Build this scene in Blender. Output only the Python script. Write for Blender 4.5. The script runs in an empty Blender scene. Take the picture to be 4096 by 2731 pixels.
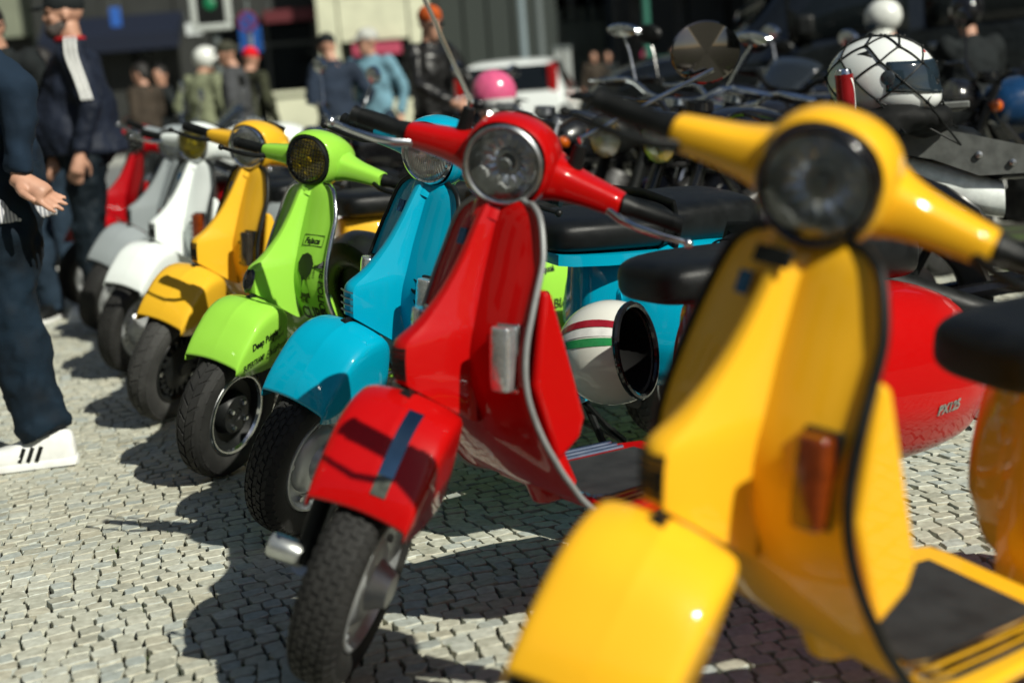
import bpy, bmesh, math, random
from mathutils import Vector, Matrix, noise
from mathutils.bvhtree import BVHTree
R = math.radians
rnd = random.Random(7)
scene = bpy.context.scene
COL = scene.collection

# ------------------------------------------------------------------ camera
CAM_H, PITCH, ROLL, FPX = 1.094, R(9.8), R(4.42), 5874.25
cam_d = bpy.data.cameras.new('camera')
cam = bpy.data.objects.new('camera', cam_d); COL.objects.link(cam)
_r = Vector((1, 0, 0)); _u = Vector((0, math.sin(PITCH), math.cos(PITCH))); _f = Vector((0, math.cos(PITCH), -math.sin(PITCH)))
_R = _r * math.cos(ROLL) - _u * math.sin(ROLL); _U = _r * math.sin(ROLL) + _u * math.cos(ROLL)
cam.matrix_world = Matrix(((_R.x, _U.x, -_f.x, 0), (_R.y, _U.y, -_f.y, 0), (_R.z, _U.z, -_f.z, CAM_H), (0, 0, 0, 1)))
cam_d.sensor_width = 36; cam_d.sensor_fit = 'HORIZONTAL'; cam_d.lens = FPX / 4096 * 36
cam_d.clip_start = .05; cam_d.clip_end = 600
cam_d.dof.use_dof = True; cam_d.dof.focus_distance = 3.75; cam_d.dof.aperture_fstop = 1.8
cam_d.dof.aperture_blades = 9
scene.camera = cam

# ------------------------------------------------------------------ sky, sun, exposure
SUN_EL, SUN_AZ = R(39), R(-48)          # direction towards the sun, azimuth from +X
world = bpy.data.worlds.new('World'); scene.world = world; world.use_nodes = True
nt = world.node_tree; nt.nodes.clear()
sky = nt.nodes.new('ShaderNodeTexSky'); sky.sky_type = 'NISHITA'; sky.sun_disc = False
sky.sun_elevation = SUN_EL; sky.sun_rotation = R(90) - SUN_AZ
sky.air_density = 1.0; sky.dust_density = 1.0; sky.ozone_density = 1.5
bg = nt.nodes.new('ShaderNodeBackground'); bg.inputs[1].default_value = .05
wo = nt.nodes.new('ShaderNodeOutputWorld')
nt.links.new(sky.outputs[0], bg.inputs[0]); nt.links.new(bg.outputs[0], wo.inputs[0])
sun_d = bpy.data.lights.new('sun', 'SUN'); sun_d.energy = 5.0; sun_d.angle = R(.5); sun_d.color = (1, .975, .85)
sun = bpy.data.objects.new('sun', sun_d); COL.objects.link(sun)
_sd = Vector((math.cos(SUN_AZ) * math.cos(SUN_EL), math.sin(SUN_AZ) * math.cos(SUN_EL), math.sin(SUN_EL)))
sun.rotation_euler = _sd.to_track_quat('Z', 'Y').to_euler()
sun.location = (6, -8, 10)
vs = scene.view_settings
vs.view_transform = 'Standard'; vs.look = 'None'; vs.exposure = 0.1; vs.gamma = 1.0; vs.use_curve_mapping = False
scene.cycles.use_denoising = True
scene.cycles.max_bounces = 6; scene.cycles.diffuse_bounces = 3; scene.cycles.glossy_bounces = 4
scene.cycles.transmission_bounces = 5; scene.cycles.caustics_reflective = False; scene.cycles.caustics_refractive = False
scene.cycles.sample_clamp_indirect = 6

def unproj(px, py, z=None, d=None):
    """ground-plan helper: the place seen at a photograph position, at height z or distance d along the view"""
    X = (px - 2048) / FPX; Y = (1365.5 - py) / FPX
    v = _R * X + _U * Y + _f
    t = (z - CAM_H) / v.z if d is None else d
    return Vector((0, 0, CAM_H)) + v * t

# ------------------------------------------------------------------ mesh helpers
class MB:
    def __init__(s): s.v = []; s.f = []; s.m = []; s.mi = 0
    def add(s, vs_, fs):
        o = len(s.v); s.v += [tuple(p) for p in vs_]
        for f in fs: s.f.append(tuple(i + o for i in f)); s.m.append(s.mi)
        return s
    def grid(s, rows, cu=False, cv=False, cap0=False, cap1=False):
        n, m = len(rows), len(rows[0]); vv = [p for r_ in rows for p in r_]; fs = []
        for i in range(n if cv else n - 1):
            for j in range(m if cu else m - 1):
                a = i * m + j; b = i * m + (j + 1) % m; c = ((i + 1) % n) * m + (j + 1) % m; d = ((i + 1) % n) * m + j
                fs.append((a, b, c, d))
        if cap0: fs.append(tuple(reversed(range(m))))
        if cap1: fs.append(tuple((n - 1) * m + j for j in range(m)))
        return s.add(vv, fs)
    def box(s, c, h, M=None):
        vv = []
        for z in (-1, 1):
            for y in (-1, 1):
                for x in (-1, 1):
                    p = Vector((x * h[0], y * h[1], z * h[2]))
                    if M is not None: p = M @ p
                    vv.append(p + Vector(c))
        return s.add(vv, [(0, 2, 3, 1), (4, 5, 7, 6), (0, 1, 5, 4), (2, 6, 7, 3), (0, 4, 6, 2), (1, 3, 7, 5)])
    def tube(s, path, rad, n=10, caps=True, sx=1.0):
        path = [Vector(p) for p in path]; rads = rad if isinstance(rad, (list, tuple)) else [rad] * len(path)
        rows = []; prev = None
        for i, p in enumerate(path):
            t = (path[min(i + 1, len(path) - 1)] - path[max(i - 1, 0)]).normalized()
            if prev is None:
                a = Vector((0, 0, 1)) if abs(t.z) < .9 else Vector((1, 0, 0)); u = t.cross(a).normalized()
            else: u = (prev - t * prev.dot(t)).normalized()
            prev = u; w = t.cross(u)
            rows.append([p + (u * math.cos(k * 2 * math.pi / n) * sx + w * math.sin(k * 2 * math.pi / n)) * rads[i] for k in range(n)])
        return s.grid(rows, cu=True, cap0=caps, cap1=caps)
    def lathe(s, prof, c=(0, 0, 0), axis='y', n=40, M=None, close=False):
        """prof: list of (r, h) along axis"""
        rows = []
        for r_, h in prof:
            row = []
            for k in range(n):
                a = 2 * math.pi * k / n; ca, sa = math.cos(a) * r_, math.sin(a) * r_
                p = Vector({'y': (ca, h, sa), 'x': (h, sa, ca), 'z': (ca, sa, h)}[axis])
                if M is not None: p = M @ p
                row.append(p + Vector(c))
            rows.append(row)
        if close: rows.append(rows[0])
        return s.grid(rows, cu=True)
    def prism(s, poly, a, b, axis='y'):
        """extrude a 2D outline between a and b; axis y: outline is (x,z)"""
        def P(q, h): return {'y': (q[0], h, q[1]), 'x': (h, q[0], q[1]), 'z': (q[0], q[1], h)}[axis]
        n = len(poly); vv = [P(q, a) for q in poly] + [P(q, b) for q in poly]
        fs = [tuple(range(n)), tuple(range(2 * n - 1, n - 1, -1))] + [(i, i + n, (i + 1) % n + n, (i + 1) % n) for i in range(n)]
        return s.add(vv, fs)
    def ball(s, c, r_, n=14, m=9, M=None):
        rr = r_ if isinstance(r_, (tuple, list)) else (r_,) * 3
        rows = []
        for i in range(m):
            t = math.pi * (i + .001) / (m - 1 + .002)
            row = []
            for k in range(n):
                p = Vector((math.sin(t) * math.cos(2 * math.pi * k / n) * rr[0], math.sin(t) * math.sin(2 * math.pi * k / n) * rr[1], math.cos(t) * rr[2]))
                if M is not None: p = M @ p
                row.append(p + Vector(c))
            rows.append(row)
        return s.grid(rows, cu=True, cap0=True, cap1=True)
    def build(s, name, mat, parent=None, xf=None, sharp=38, bevel=0, subsurf=0, solid=0, loc=None):
        me = bpy.data.meshes.new(name)
        vv = [tuple(xf(Vector(p))) for p in s.v] if xf else s.v
        me.from_pydata(vv, [], s.f)
        bm = bmesh.new(); bm.from_mesh(me); bmesh.ops.recalc_face_normals(bm, faces=bm.faces); bm.to_mesh(me); bm.free()
        mats = mat if isinstance(mat, (list, tuple)) else [mat]
        for q in mats: me.materials.append(q)
        if len(mats) > 1: me.polygons.foreach_set('material_index', s.m)
        me.polygons.foreach_set('use_smooth', [True] * len(me.polygons))
        if sharp: me.set_sharp_from_angle(angle=R(sharp))
        o = bpy.data.objects.new(name, me); COL.objects.link(o)
        if loc is not None: o.location = loc
        if parent is not None: o.parent = parent
        if solid:
            q = o.modifiers.new('solid', 'SOLIDIFY'); q.thickness = solid; q.offset = 0
        if bevel:
            q = o.modifiers.new('bevel', 'BEVEL'); q.width = bevel; q.segments = 3; q.limit_method = 'ANGLE'; q.angle_limit = R(35); q.harden_normals = False
        if subsurf:
            q = o.modifiers.new('sub', 'SUBSURF'); q.levels = subsurf; q.render_levels = subsurf
        return o

def empty(name, loc=(0, 0, 0), label=None, cat=None, group=None):
    o = bpy.data.objects.new(name, None); COL.objects.link(o); o.location = loc; o.empty_display_size = .1
    return tag(o, label, cat, group)
def tag(o, label=None, cat=None, group=None, kind=None):
    if label: o['label'] = label
    if cat: o['category'] = cat
    if group: o['group'] = group
    if kind: o['kind'] = kind
    return o
def crom(pts, n):
    """Catmull-Rom resample of a list of tuples"""
    out = []; k = len(pts)
    for i in range(n):
        t = i * (k - 1) / (n - 1); a = min(int(t), k - 2); u = t - a
        p0 = pts[max(a - 1, 0)]; p1 = pts[a]; p2 = pts[a + 1]; p3 = pts[min(a + 2, k - 1)]
        out.append(tuple(.5 * (2 * q1 + (q2 - q0) * u + (2 * q0 - 5 * q1 + 4 * q2 - q3) * u * u + (3 * q1 - q0 - 3 * q2 + q3) * u ** 3) for q0, q1, q2, q3 in zip(p0, p1, p2, p3)))
    return out
def interp(x, tab):
    """piecewise-linear lookup in [(x, a, b..)]"""
    if x <= tab[0][0]: return tab[0][1:]
    for a, b in zip(tab, tab[1:]):
        if x <= b[0]:
            u = (x - a[0]) / (b[0] - a[0]); return tuple(p + (q - p) * u for p, q in zip(a[1:], b[1:]))
    return tab[-1][1:]
def sstep(a, b, x):
    t = max(0, min(1, (x - a) / (b - a))); return t * t * (3 - 2 * t)
def superell(cx, cy, rx, ry, n, e=2.6):
    out = []
    for k in range(n):
        a = 2 * math.pi * k / n; c, s_ = math.cos(a), math.sin(a)
        out.append((cx + math.copysign(abs(c) ** (2 / e), c) * rx, cy + math.copysign(abs(s_) ** (2 / e), s_) * ry))
    return out

# ------------------------------------------------------------------ materials
_mc = {}
def nodes(name):
    m = bpy.data.materials.new(name); m.use_nodes = True
    t = m.node_tree; b = t.nodes['Principled BSDF']
    return m, t, b
def L(t, a, b): t.links.new(a, b)
def noise_node(t, scale, detail=3, rough=.5, obj=True):
    tc = t.nodes.new('ShaderNodeTexCoord'); n = t.nodes.new('ShaderNodeTexNoise')
    n.inputs['Scale'].default_value = scale; n.inputs['Detail'].default_value = detail; n.inputs['Roughness'].default_value = rough
    L(t, tc.outputs['Object'], n.inputs['Vector']); return n
def ramp(t, src, a, b, ca, cb):
    r_ = t.nodes.new('ShaderNodeValToRGB'); e = r_.color_ramp.elements
    e[0].position = a; e[1].position = b; e[0].color = (*ca, 1); e[1].color = (*cb, 1)
    L(t, src, r_.inputs[0]); return r_
def simple(name, col, rough=.5, metal=0., var=.12, scale=30, bump=0., bscale=200, coat=0., spec=.5, trans=0., ior=1.45, alpha=None):
    key = name
    if key in _mc: return _mc[key]
    m, t, b = nodes(name)
    n = noise_node(t, scale, 4)
    lo = tuple(max(0, c * (1 - var)) for c in col); hi = tuple(min(1, c * (1 + var)) for c in col)
    r_ = ramp(t, n.outputs[0], .35, .65, lo, hi); L(t, r_.outputs[0], b.inputs['Base Color'])
    rr = ramp(t, n.outputs[0], .3, .7, (max(0, rough - .05),) * 3, (min(1, rough + .07),) * 3); L(t, rr.outputs[0], b.inputs['Roughness'])
    b.inputs['Metallic'].default_value = metal; b.inputs['Specular IOR Level'].default_value = spec
    b.inputs['Coat Weight'].default_value = coat; b.inputs['Coat Roughness'].default_value = .04
    b.inputs['Transmission Weight'].default_value = trans; b.inputs['IOR'].default_value = ior
    if bump:
        n2 = noise_node(t, bscale, 3); q = t.nodes.new('ShaderNodeBump'); q.inputs['Strength'].default_value = bump; q.inputs['Distance'].default_value = .002
        L(t, n2.outputs[0], q.inputs['Height']); L(t, q.outputs[0], b.inputs['Normal'])
    _mc[key] = m; return m
def paint(name, col, rough=.34, coat=.6, dust=.04):
    if name in _mc: return _mc[name]
    m, t, b = nodes(name)
    n = noise_node(t, 9, 6, .6)
    r_ = ramp(t, n.outputs[0], .62, .95, col, tuple(c * (1 - dust) + .32 * dust for c in col)); n4 = noise_node(t, 130, 3, .7); n5 = noise_node(t, 3.1, 3); ad = t.nodes.new('ShaderNodeMath'); ad.operation = 'MULTIPLY'; L(t, n4.outputs[0], ad.inputs[0]); L(t, n5.outputs[0], ad.inputs[1])
    r5 = ramp(t, ad.outputs[0], .455, .47, (0, 0, 0), (1, 1, 1)); mx = t.nodes.new('ShaderNodeMixRGB'); L(t, r5.outputs[0], mx.inputs[0]); L(t, r_.outputs[0], mx.inputs[1]); mx.inputs[2].default_value = (*[c * .5 + .12 for c in col], 1); L(t, mx.outputs[0], b.inputs['Base Color'])
    n2 = noise_node(t, 60, 4); rr = ramp(t, n2.outputs[0], .3, .8, (rough,) * 3, (rough + .15,) * 3); L(t, rr.outputs[0], b.inputs['Roughness'])
    b.inputs['Coat Weight'].default_value = coat; b.inputs['Coat Roughness'].default_value = .03; b.inputs['Specular IOR Level'].default_value = .06
    n3 = noise_node(t, 38, 2); q = t.nodes.new('ShaderNodeBump'); q.inputs['Strength'].default_value = .02; q.inputs['Distance'].default_value = .004
    L(t, n3.outputs[0], q.inputs['Height']); L(t, q.outputs[0], b.inputs['Coat Normal'])
    _mc[name] = m; return m
CHROME = simple('chrome', (.62, .64, .66), .12, 1., .08, 20)
STEEL = simple('satin_steel', (.42, .43, .44), .34, 1., .15, 40)
RIM = simple('silver_paint', (.5, .52, .53), .42, .6, .1, 30)
BLACK = simple('black_plastic', (.007, .008, .008), .45, 0, .3, 25, .1, 400, spec=.3)
GLOSSBLACK = simple('gloss_black', (.008, .008, .009), .15, 0, .3, 20, coat=.5)
RUBBER = simple('tyre_rubber', (.016, .016, .015), .78, 0, .35, 14, .3, 120)
RUBBERW = simple('worn_rubber', (.045, .045, .043), .85, 0, .35, 10, .4, 90)
LEATHER = simple('seat_vinyl', (.006, .007, .0075), .38, 0, .25, 20, .35, 520, spec=.32)
MATB = simple('floor_mat', (.018, .019, .02), .75, 0, .3, 20, .2, 150)
DARK = simple('dark_void', (.006, .006, .006), .9, 0, .2)
SMOKE = simple('smoked_lens', (.03, .025, .02), .1, 0, .2, coat=.8)
AMBER = simple('amber_lens', (.55, .10, .005), .12, 0, .15, 40, coat=.8)
CLEARI = simple('clear_indicator', (.60, .62, .63), .12, .75, .12, 30, .6, 90, coat=.9)
REDL = simple('red_lens', (.28, .006, .006), .1, 0, .2, coat=.9)
WHITEP = simple('white_plastic', (.75, .76, .74), .35, 0, .05)
GREYP = simple('grey_rubber_trim', (.24, .25, .25), .4, .2, .1)
def thin_glass(name, col, gl=.04, rough=.02, ribs=0):
    """clear lamp glass seen as a thin pane: tinted see-through with a sharp sheen, ribs as relief"""
    if name in _mc: return _mc[name]
    m, t, b = nodes(name); t.nodes.remove(b); out = t.nodes['Material Output']
    tr = t.nodes.new('ShaderNodeBsdfTransparent'); tr.inputs[0].default_value = (*col, 1)
    g = t.nodes.new('ShaderNodeBsdfGlossy'); g.inputs['Roughness'].default_value = rough; g.inputs[0].default_value = (.9, .92, .92, 1) if not ribs else (*[.5 + .5 * c for c in col], 1)
    mx = t.nodes.new('ShaderNodeMixShader'); fr = t.nodes.new('ShaderNodeFresnel'); fr.inputs[0].default_value = 1.45
    ad = t.nodes.new('ShaderNodeMath'); ad.operation = 'ADD'; ad.inputs[1].default_value = gl; L(t, fr.outputs[0], ad.inputs[0]); L(t, ad.outputs[0], mx.inputs[0])
    L(t, tr.outputs[0], mx.inputs[1]); L(t, g.outputs[0], mx.inputs[2]); L(t, mx.outputs[0], out.inputs[0])
    if ribs:
        tc = t.nodes.new('ShaderNodeTexCoord'); w = t.nodes.new('ShaderNodeTexWave'); w.bands_direction = 'Y'; w.inputs['Scale'].default_value = ribs
        L(t, tc.outputs['Generated'], w.inputs['Vector'])
        q = t.nodes.new('ShaderNodeBump'); q.inputs['Strength'].default_value = .8; q.inputs['Distance'].default_value = .004
        L(t, w.outputs['Fac'], q.inputs['Height']); L(t, q.outputs[0], g.inputs['Normal'])
    _mc[name] = m; return m
def reflector():
    if 'reflector' in _mc: return _mc['reflector']
    m, t, b = nodes('reflector')
    b.inputs['Metallic'].default_value = .58; b.inputs['Base Color'].default_value = (.92, .93, .95, 1); b.inputs['Roughness'].default_value = .14
    tc = t.nodes.new('ShaderNodeTexCoord'); n = t.nodes.new('ShaderNodeTexVoronoi'); n.inputs['Scale'].default_value = 30; L(t, tc.outputs['Object'], n.inputs['Vector']); q = t.nodes.new('ShaderNodeBump'); q.inputs['Strength'].default_value = .22; q.inputs['Distance'].default_value = .012
    L(t, n.outputs['Distance'], q.inputs['Height']); L(t, q.outputs[0], b.inputs['Normal'])
    _mc['reflector'] = m; return m

# ------------------------------------------------------------------ ground
def ground_mat():
    m, t, b = nodes('joint_sand'); n = noise_node(t, 4, 6); n2 = noise_node(t, 45, 4)
    r1 = ramp(t, n2.outputs[0], .35, .7, (.012, .010, .008), (.040, .034, .025)); r2 = ramp(t, n.outputs[0], .52, .64, (0, 0, 0), (1, 1, 1))
    mx = t.nodes.new('ShaderNodeMixRGB'); L(t, r2.outputs[0], mx.inputs[0]); L(t, r1.outputs[0], mx.inputs[1]); mx.inputs[2].default_value = (.045, .075, .014, 1)
    L(t, mx.outputs[0], b.inputs['Base Color']); b.inputs['Roughness'].default_value = .95
    q = t.nodes.new('ShaderNodeBump'); q.inputs['Strength'].default_value = .8; q.inputs['Distance'].default_value = .004; L(t, n2.outputs[0], q.inputs['Height']); L(t, q.outputs[0], b.inputs['Normal'])
    return m
def stone_mat():
    m, t, b = nodes('limestone_setts'); g = t.nodes.new('ShaderNodeNewGeometry'); oi = t.nodes.new('ShaderNodeObjectInfo')
    ad = t.nodes.new('ShaderNodeMath'); ad.operation = 'ADD'; L(t, g.outputs['Random Per Island'], ad.inputs[0]); L(t, oi.outputs['Random'], ad.inputs[1])
    fr = t.nodes.new('ShaderNodeMath'); fr.operation = 'FRACT'; L(t, ad.outputs[0], fr.inputs[0])
    cr = t.nodes.new('ShaderNodeValToRGB'); e = cr.color_ramp.elements; e[0].position = 0; e[0].color = (.44, .44, .37, 1); e[1].position = 1; e[1].color = (.50, .53, .49, 1)
    for p, c in ((.15, (.55, .56, .48)), (.4, (.60, .61, .53)), (.6, (.56, .54, .44)), (.75, (.64, .66, .59)), (.88, (.46, .51, .50))):
        q = e.new(p); q.color = (*c, 1)
    L(t, fr.outputs[0], cr.inputs[0])
    tc = t.nodes.new('ShaderNodeTexCoord'); n = t.nodes.new('ShaderNodeTexNoise'); n.inputs['Scale'].default_value = 55; n.inputs['Detail'].default_value = 6; L(t, g.outputs['Position'], n.inputs['Vector'])
    r_ = ramp(t, n.outputs[0], .3, .72, (.70, .69, .66), (1.06, 1.06, 1.05)); mx = t.nodes.new('ShaderNodeMixRGB'); mx.blend_type = 'MULTIPLY'; mx.inputs[0].default_value = 1
    L(t, cr.outputs[0], mx.inputs[1]); L(t, r_.outputs[0], mx.inputs[2])
    n3 = t.nodes.new('ShaderNodeTexNoise'); n3.inputs['Scale'].default_value = 1.1; n3.inputs['Detail'].default_value = 4; L(t, g.outputs['Position'], n3.inputs['Vector'])
    r3 = ramp(t, n3.outputs[0], .35, .7, (.82, .81, .78), (1.03, 1.03, 1.03)); mx2 = t.nodes.new('ShaderNodeMixRGB'); mx2.blend_type = 'MULTIPLY'; mx2.inputs[0].default_value = 1
    L(t, mx.outputs[0], mx2.inputs[1]); L(t, r3.outputs[0], mx2.inputs[2])
    n6 = t.nodes.new('ShaderNodeTexNoise'); n6.inputs['Scale'].default_value = 2.7; n6.inputs['Detail'].default_value = 5; n6.inputs['Roughness'].default_value = .65; L(t, g.outputs['Position'], n6.inputs['Vector'])
    r6 = ramp(t, n6.outputs[0], .62, .72, (1, 1, 1), (.55, .53, .48)); mx3 = t.nodes.new('ShaderNodeMixRGB'); mx3.blend_type = 'MULTIPLY'; mx3.inputs[0].default_value = 1; L(t, mx2.outputs[0], mx3.inputs[1]); L(t, r6.outputs[0], mx3.inputs[2])
    L(t, mx3.outputs[0], b.inputs['Base Color']); b.inputs['Roughness'].default_value = .62; b.inputs['Specular IOR Level'].default_value = .35
    q = t.nodes.new('ShaderNodeBump'); q.inputs['Strength'].default_value = .5; q.inputs['Distance'].default_value = .003; L(t, n.outputs[0], q.inputs['Height']); L(t, q.outputs[0], b.inputs['Normal'])
    return m
g = MB(); g.add([(-250, -250, -.016), (250, -250, -.016), (250, 450, -.016), (-250, 450, -.016)], [(0, 1, 2, 3)])
square = tag(g.build('cobbled_square', ground_mat()), kind='structure')
STONE = stone_mat()
far = MB(); far.add([(-60, 9.4, -.010), (60, 9.4, -.010), (60, 22, -.010), (-60, 22, -.010)], [(0, 1, 2, 3)])
def far_cobble_mat():
    m, t, b = nodes('far_setts'); tc = t.nodes.new('ShaderNodeTexCoord'); v = t.nodes.new('ShaderNodeTexVoronoi'); v.inputs['Scale'].default_value = 16; L(t, tc.outputs['Object'], v.inputs['Vector'])
    r_ = ramp(t, v.outputs['Distance'], .2, .62, (.46, .46, .39), (.10, .10, .08)); L(t, r_.outputs[0], b.inputs['Base Color']); b.inputs['Roughness'].default_value = .8
    return m
far.build('far_paving', far_cobble_mat(), square)['kind'] = 'stuff'
def hsh(i, j, k): return random.Random(i * 92821 + j * 68917 + k * 1237).uniform(-1, 1)
stones = []
th = R(14); ct, s_t = math.cos(th), math.sin(th)
def warp(p, q):
    a = p + .05 * math.sin(q * 2.1 + .4) + .012 * math.sin(q * 5.3); b = q + .15 * math.sin(p * 1.2 + 1.0) + .02 * math.sin(p * 3.7 + q)
    return ct * a - s_t * b - .3, s_t * a + ct * b + 5.2
for j in range(-98, 98):
    off = rnd.uniform(-.02, .02); p = -4.3 + (j % 2) * .033 + off
    while p < 4.3:
        w = rnd.uniform(.044, .061); q0 = j * .050
        cx, cy = warp(p + w / 2, q0)
        if -3.3 < cx < 2.5 and 1.3 < cy < 9.6: stones.append((p, w, q0, cx, cy))
        p += w
def stone_geo(p, w, q0):
    gp = .0030; hw = w / 2 - gp; hh = .050 / 2 - gp; pc = p + w / 2
    base = [(-1, -1), (-.35, -1.03), (.35, -1.02), (1, -1), (1.02, 0), (1, 1), (.35, 1.03), (-.35, 1.02), (-1, 1), (-1.02, 0)]
    zt = rnd.uniform(-.0022, .0022); tx, ty = rnd.uniform(-.06, .06), rnd.uniform(-.06, .06); ra = rnd.uniform(-.10, .10); sk = rnd.uniform(-.09, .09)
    lo, mi, hi = [], [], []
    jit = [(rnd.uniform(-.0034, .0034), rnd.uniform(-.0034, .0034)) for _ in base]
    for (a, b), (ja, jb) in zip(base, jit):
        ja += -ra * b * hh + sk * b * hh * .6; jb += ra * a * hw * .5
        cut = .955 if abs(a) > .9 and abs(b) > .9 else 1
        x, y = warp(pc + a * hw * cut + ja, q0 + b * hh * cut + jb); lo.append((x, y, -.022)); mi.append((x, y, zt - .0016 + tx * a * hw + ty * b * hh))
        x, y = warp(pc + a * hw * .95 * cut + ja * .95, q0 + b * hh * .945 * cut + jb * .95); hi.append((x, y, zt + tx * a * hw + ty * b * hh))
    n = len(base); x, y = warp(pc, q0); vs_ = lo + mi + hi + [(x, y, zt + .0003)]; fs = []
    for k in range(n):
        k2 = (k + 1) % n; fs += [(k, k2, n + k2, n + k), (n + k, n + k2, 2 * n + k2, 2 * n + k), (2 * n + k, 2 * n + k2, 3 * n)]
    return vs_, fs
def to_px(p):
    d = Vector(p) - Vector((0, 0, CAM_H)); z = d.dot(_f); return 2048 + FPX * d.dot(_R) / z, 1365.5 - FPX * d.dot(_U) / z
def clear_view(s):
    px, py = to_px((s[3], s[4], 0)); return -20 < px < 1180 - max(0, 2250 - py) * .35 and 1880 < py < 2760
front = sorted([s for s in stones if clear_view(s)], key=lambda s: s[4])[:300]; fset = set(id(s) for s in front)
big = MB()
for s in stones:
    vs_, fs = stone_geo(s[0], s[1], s[2])
    if id(s) in fset:
        q = MB(); q.add([(x - s[3], y - s[4], z) for x, y, z in vs_], fs); q.build('cobblestone', STONE, square, sharp=22, loc=(s[3], s[4], 0))
    else: big.add(vs_, fs)
big.build('cobblestones', STONE, square, sharp=22)['kind'] = 'stuff'
# small weeds between the setts
wd = MB(); wm = simple('moss', (.06, .11, .02), .8, 0, .4, 30)
for _ in range(420):
    s = stones[rnd.randrange(len(stones))]
    if s[4] > 6.5 or noise.noise(Vector((s[3] * 1.3, s[4] * 1.3, 0))) < .08: continue
    x, y = warp(s[0], s[2] + .025)
    for _k in range(9):
        a = rnd.uniform(0, 6.28); l = rnd.uniform(.003, .009); dx, dy = rnd.gauss(0, .007), rnd.gauss(0, .005)
        wd.add([(x + dx, y + dy, -.01), (x + dx + math.cos(a) * .004, y + dy + math.sin(a) * .004, -.01), (x + dx + math.cos(a) * l, y + dy + math.sin(a) * l, rnd.uniform(.0, .006))], [(0, 1, 2)])
tag(wd.build('weeds', wm, None, sharp=0), 'tufts of moss and weeds in the joints of the cobbles', 'weeds', kind='stuff')

# street behind the square
ASPH = simple('asphalt', (.17, .18, .18), .85, 0, .2, 3, .4, 60)
q = MB(); q.add([(-80, 22, -.006), (80, 22, -.006), (80, 34, -.006), (-80, 34, -.006)], [(0, 1, 2, 3)]); tag(q.build('road', ASPH), kind='structure')
q = MB(); q.box((0, 35.8, .05), (80, 1.8, .07)); tag(q.build('pavement', simple('pave_slabs', (.36, .37, .34), .8, 0, .12, 2), bevel=.02), kind='structure')
for k in range(9):
    q = MB(); x = -1.0 + k * 1.0; q.add([(x, 24, -.002), (x + .5, 24, -.002), (x + .5, 30, -.002), (x, 30, -.002)], [(0, 1, 2, 3)]); q.build('crossing_stripe', simple('road_paint', (.62, .63, .6), .7, 0, .15, 8), bpy.data.objects['road'])

# ------------------------------------------------------------------ buildings across the street
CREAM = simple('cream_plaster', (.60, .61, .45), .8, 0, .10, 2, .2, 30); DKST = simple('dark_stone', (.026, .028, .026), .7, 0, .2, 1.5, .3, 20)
GLS = simple('shop_glass', (.008, .010, .010), .08, 0, .2, 2); SHUT = simple('dark_frame', (.06, .065, .06), .5, 0, .2); OLIVE = simple('olive_plaster', (.20, .22, .16), .8, 0, .12, 2)
def px_box(mb, x0, x1, y0, y1, Y, dep):
    """a wall piece at distance plane Y given by its outline in the photograph, dep metres deep"""
    def at(px, py):
        v = _R * ((px - 2048) / FPX) + _U * ((1365.5 - py) / FPX) + _f; return Vector((0, 0, CAM_H)) + v * (Y / v.y)
    ym = (y0 + y1) / 2; xm = (x0 + x1) / 2
    a, b = at(x0, ym), at(x1, ym); c, d = at(xm, y1), at(xm, y0)
    z0, z1 = max(c.z, .0), d.z
    mb.box(((a.x + b.x) / 2, Y + dep / 2, (z0 + z1) / 2), (abs(b.x - a.x) / 2, dep / 2, (z1 - z0) / 2)); return a.x, b.x, z0, z1
def facade(label, xa, xb, Y, h, wall, bays, glass_=GLS, gh=3.4, base=.5, upper=True):
    """street building: wall with real openings on the ground floor and rows of windows above"""
    r_ = empty('building', ((xa + xb) / 2, Y, 0), label, 'building'); ox, oy = (xa + xb) / 2, Y
    w = MB(); n = bays; bw = (xb - xa) / n
    for k in range(n + 1):
        x = xa + k * bw; w.box((x - ox, .4, h / 2), (.35 if 0 < k < n else .25, .4, h / 2))
    w.box((0, .4, base / 2), ((xb - xa) / 2 - .3, .395, base / 2)); w.box((0, .4, (gh + h) / 2), ((xb - xa) / 2 - .3, .36, (h - gh) / 2)); w.box((0, 5, h / 2), ((xb - xa) / 2, 4.2, h / 2 - .1))
    wl = w.build('wall', wall, r_)
    for k in range(n):
        x = xa + (k + .5) * bw - ox; q = MB(); q.box((x, .62, (base + gh) / 2), (bw / 2 - .3, .03, (gh - base) / 2)); wi = q.build('shop_window', glass_, r_)
        q = MB()
        for e in (-1, 0, 1): q.box((x + e * (bw / 2 - .42), .55, (base + gh) / 2), (.05, .06, (gh - base) / 2))
        q.box((x, .55, gh - .7), (bw / 2 - .36, .05, .05)); q.build('frame', SHUT, wi)
    if upper:
        fl = gh + 1.3
        while fl + 1.9 < h:
            for k in range(n):
                x = xa + (k + .5) * bw - ox; q = MB(); q.box((x, .05, fl + .95), (.62, .10, 1.05)); wi = q.build('window', simple('window_frame', (.5, .5, .46), .6), r_)
                for e in (-1, 1): q = MB(); q.box((x + e * .28, -.055, fl + .95), (.25, .012, .95)); q.build('pane', GLS, wi)
            fl += 3.3
    q = MB(); q.box((0, .2, h), ((xb - xa) / 2 + .2, .7, .25)); q.build('cornice', wall, r_)
    return r_
bA = facade('olive plastered house at the far left behind the men', -22, -11.8, 40, 13, OLIVE, 4)
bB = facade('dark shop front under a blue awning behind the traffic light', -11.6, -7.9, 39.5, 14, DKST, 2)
q = MB(); q.prism([(-.9, 3.15), (-.9, 2.75), (0, 3.5), (0, 3.7)], -1.8, 1.8); 
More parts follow.
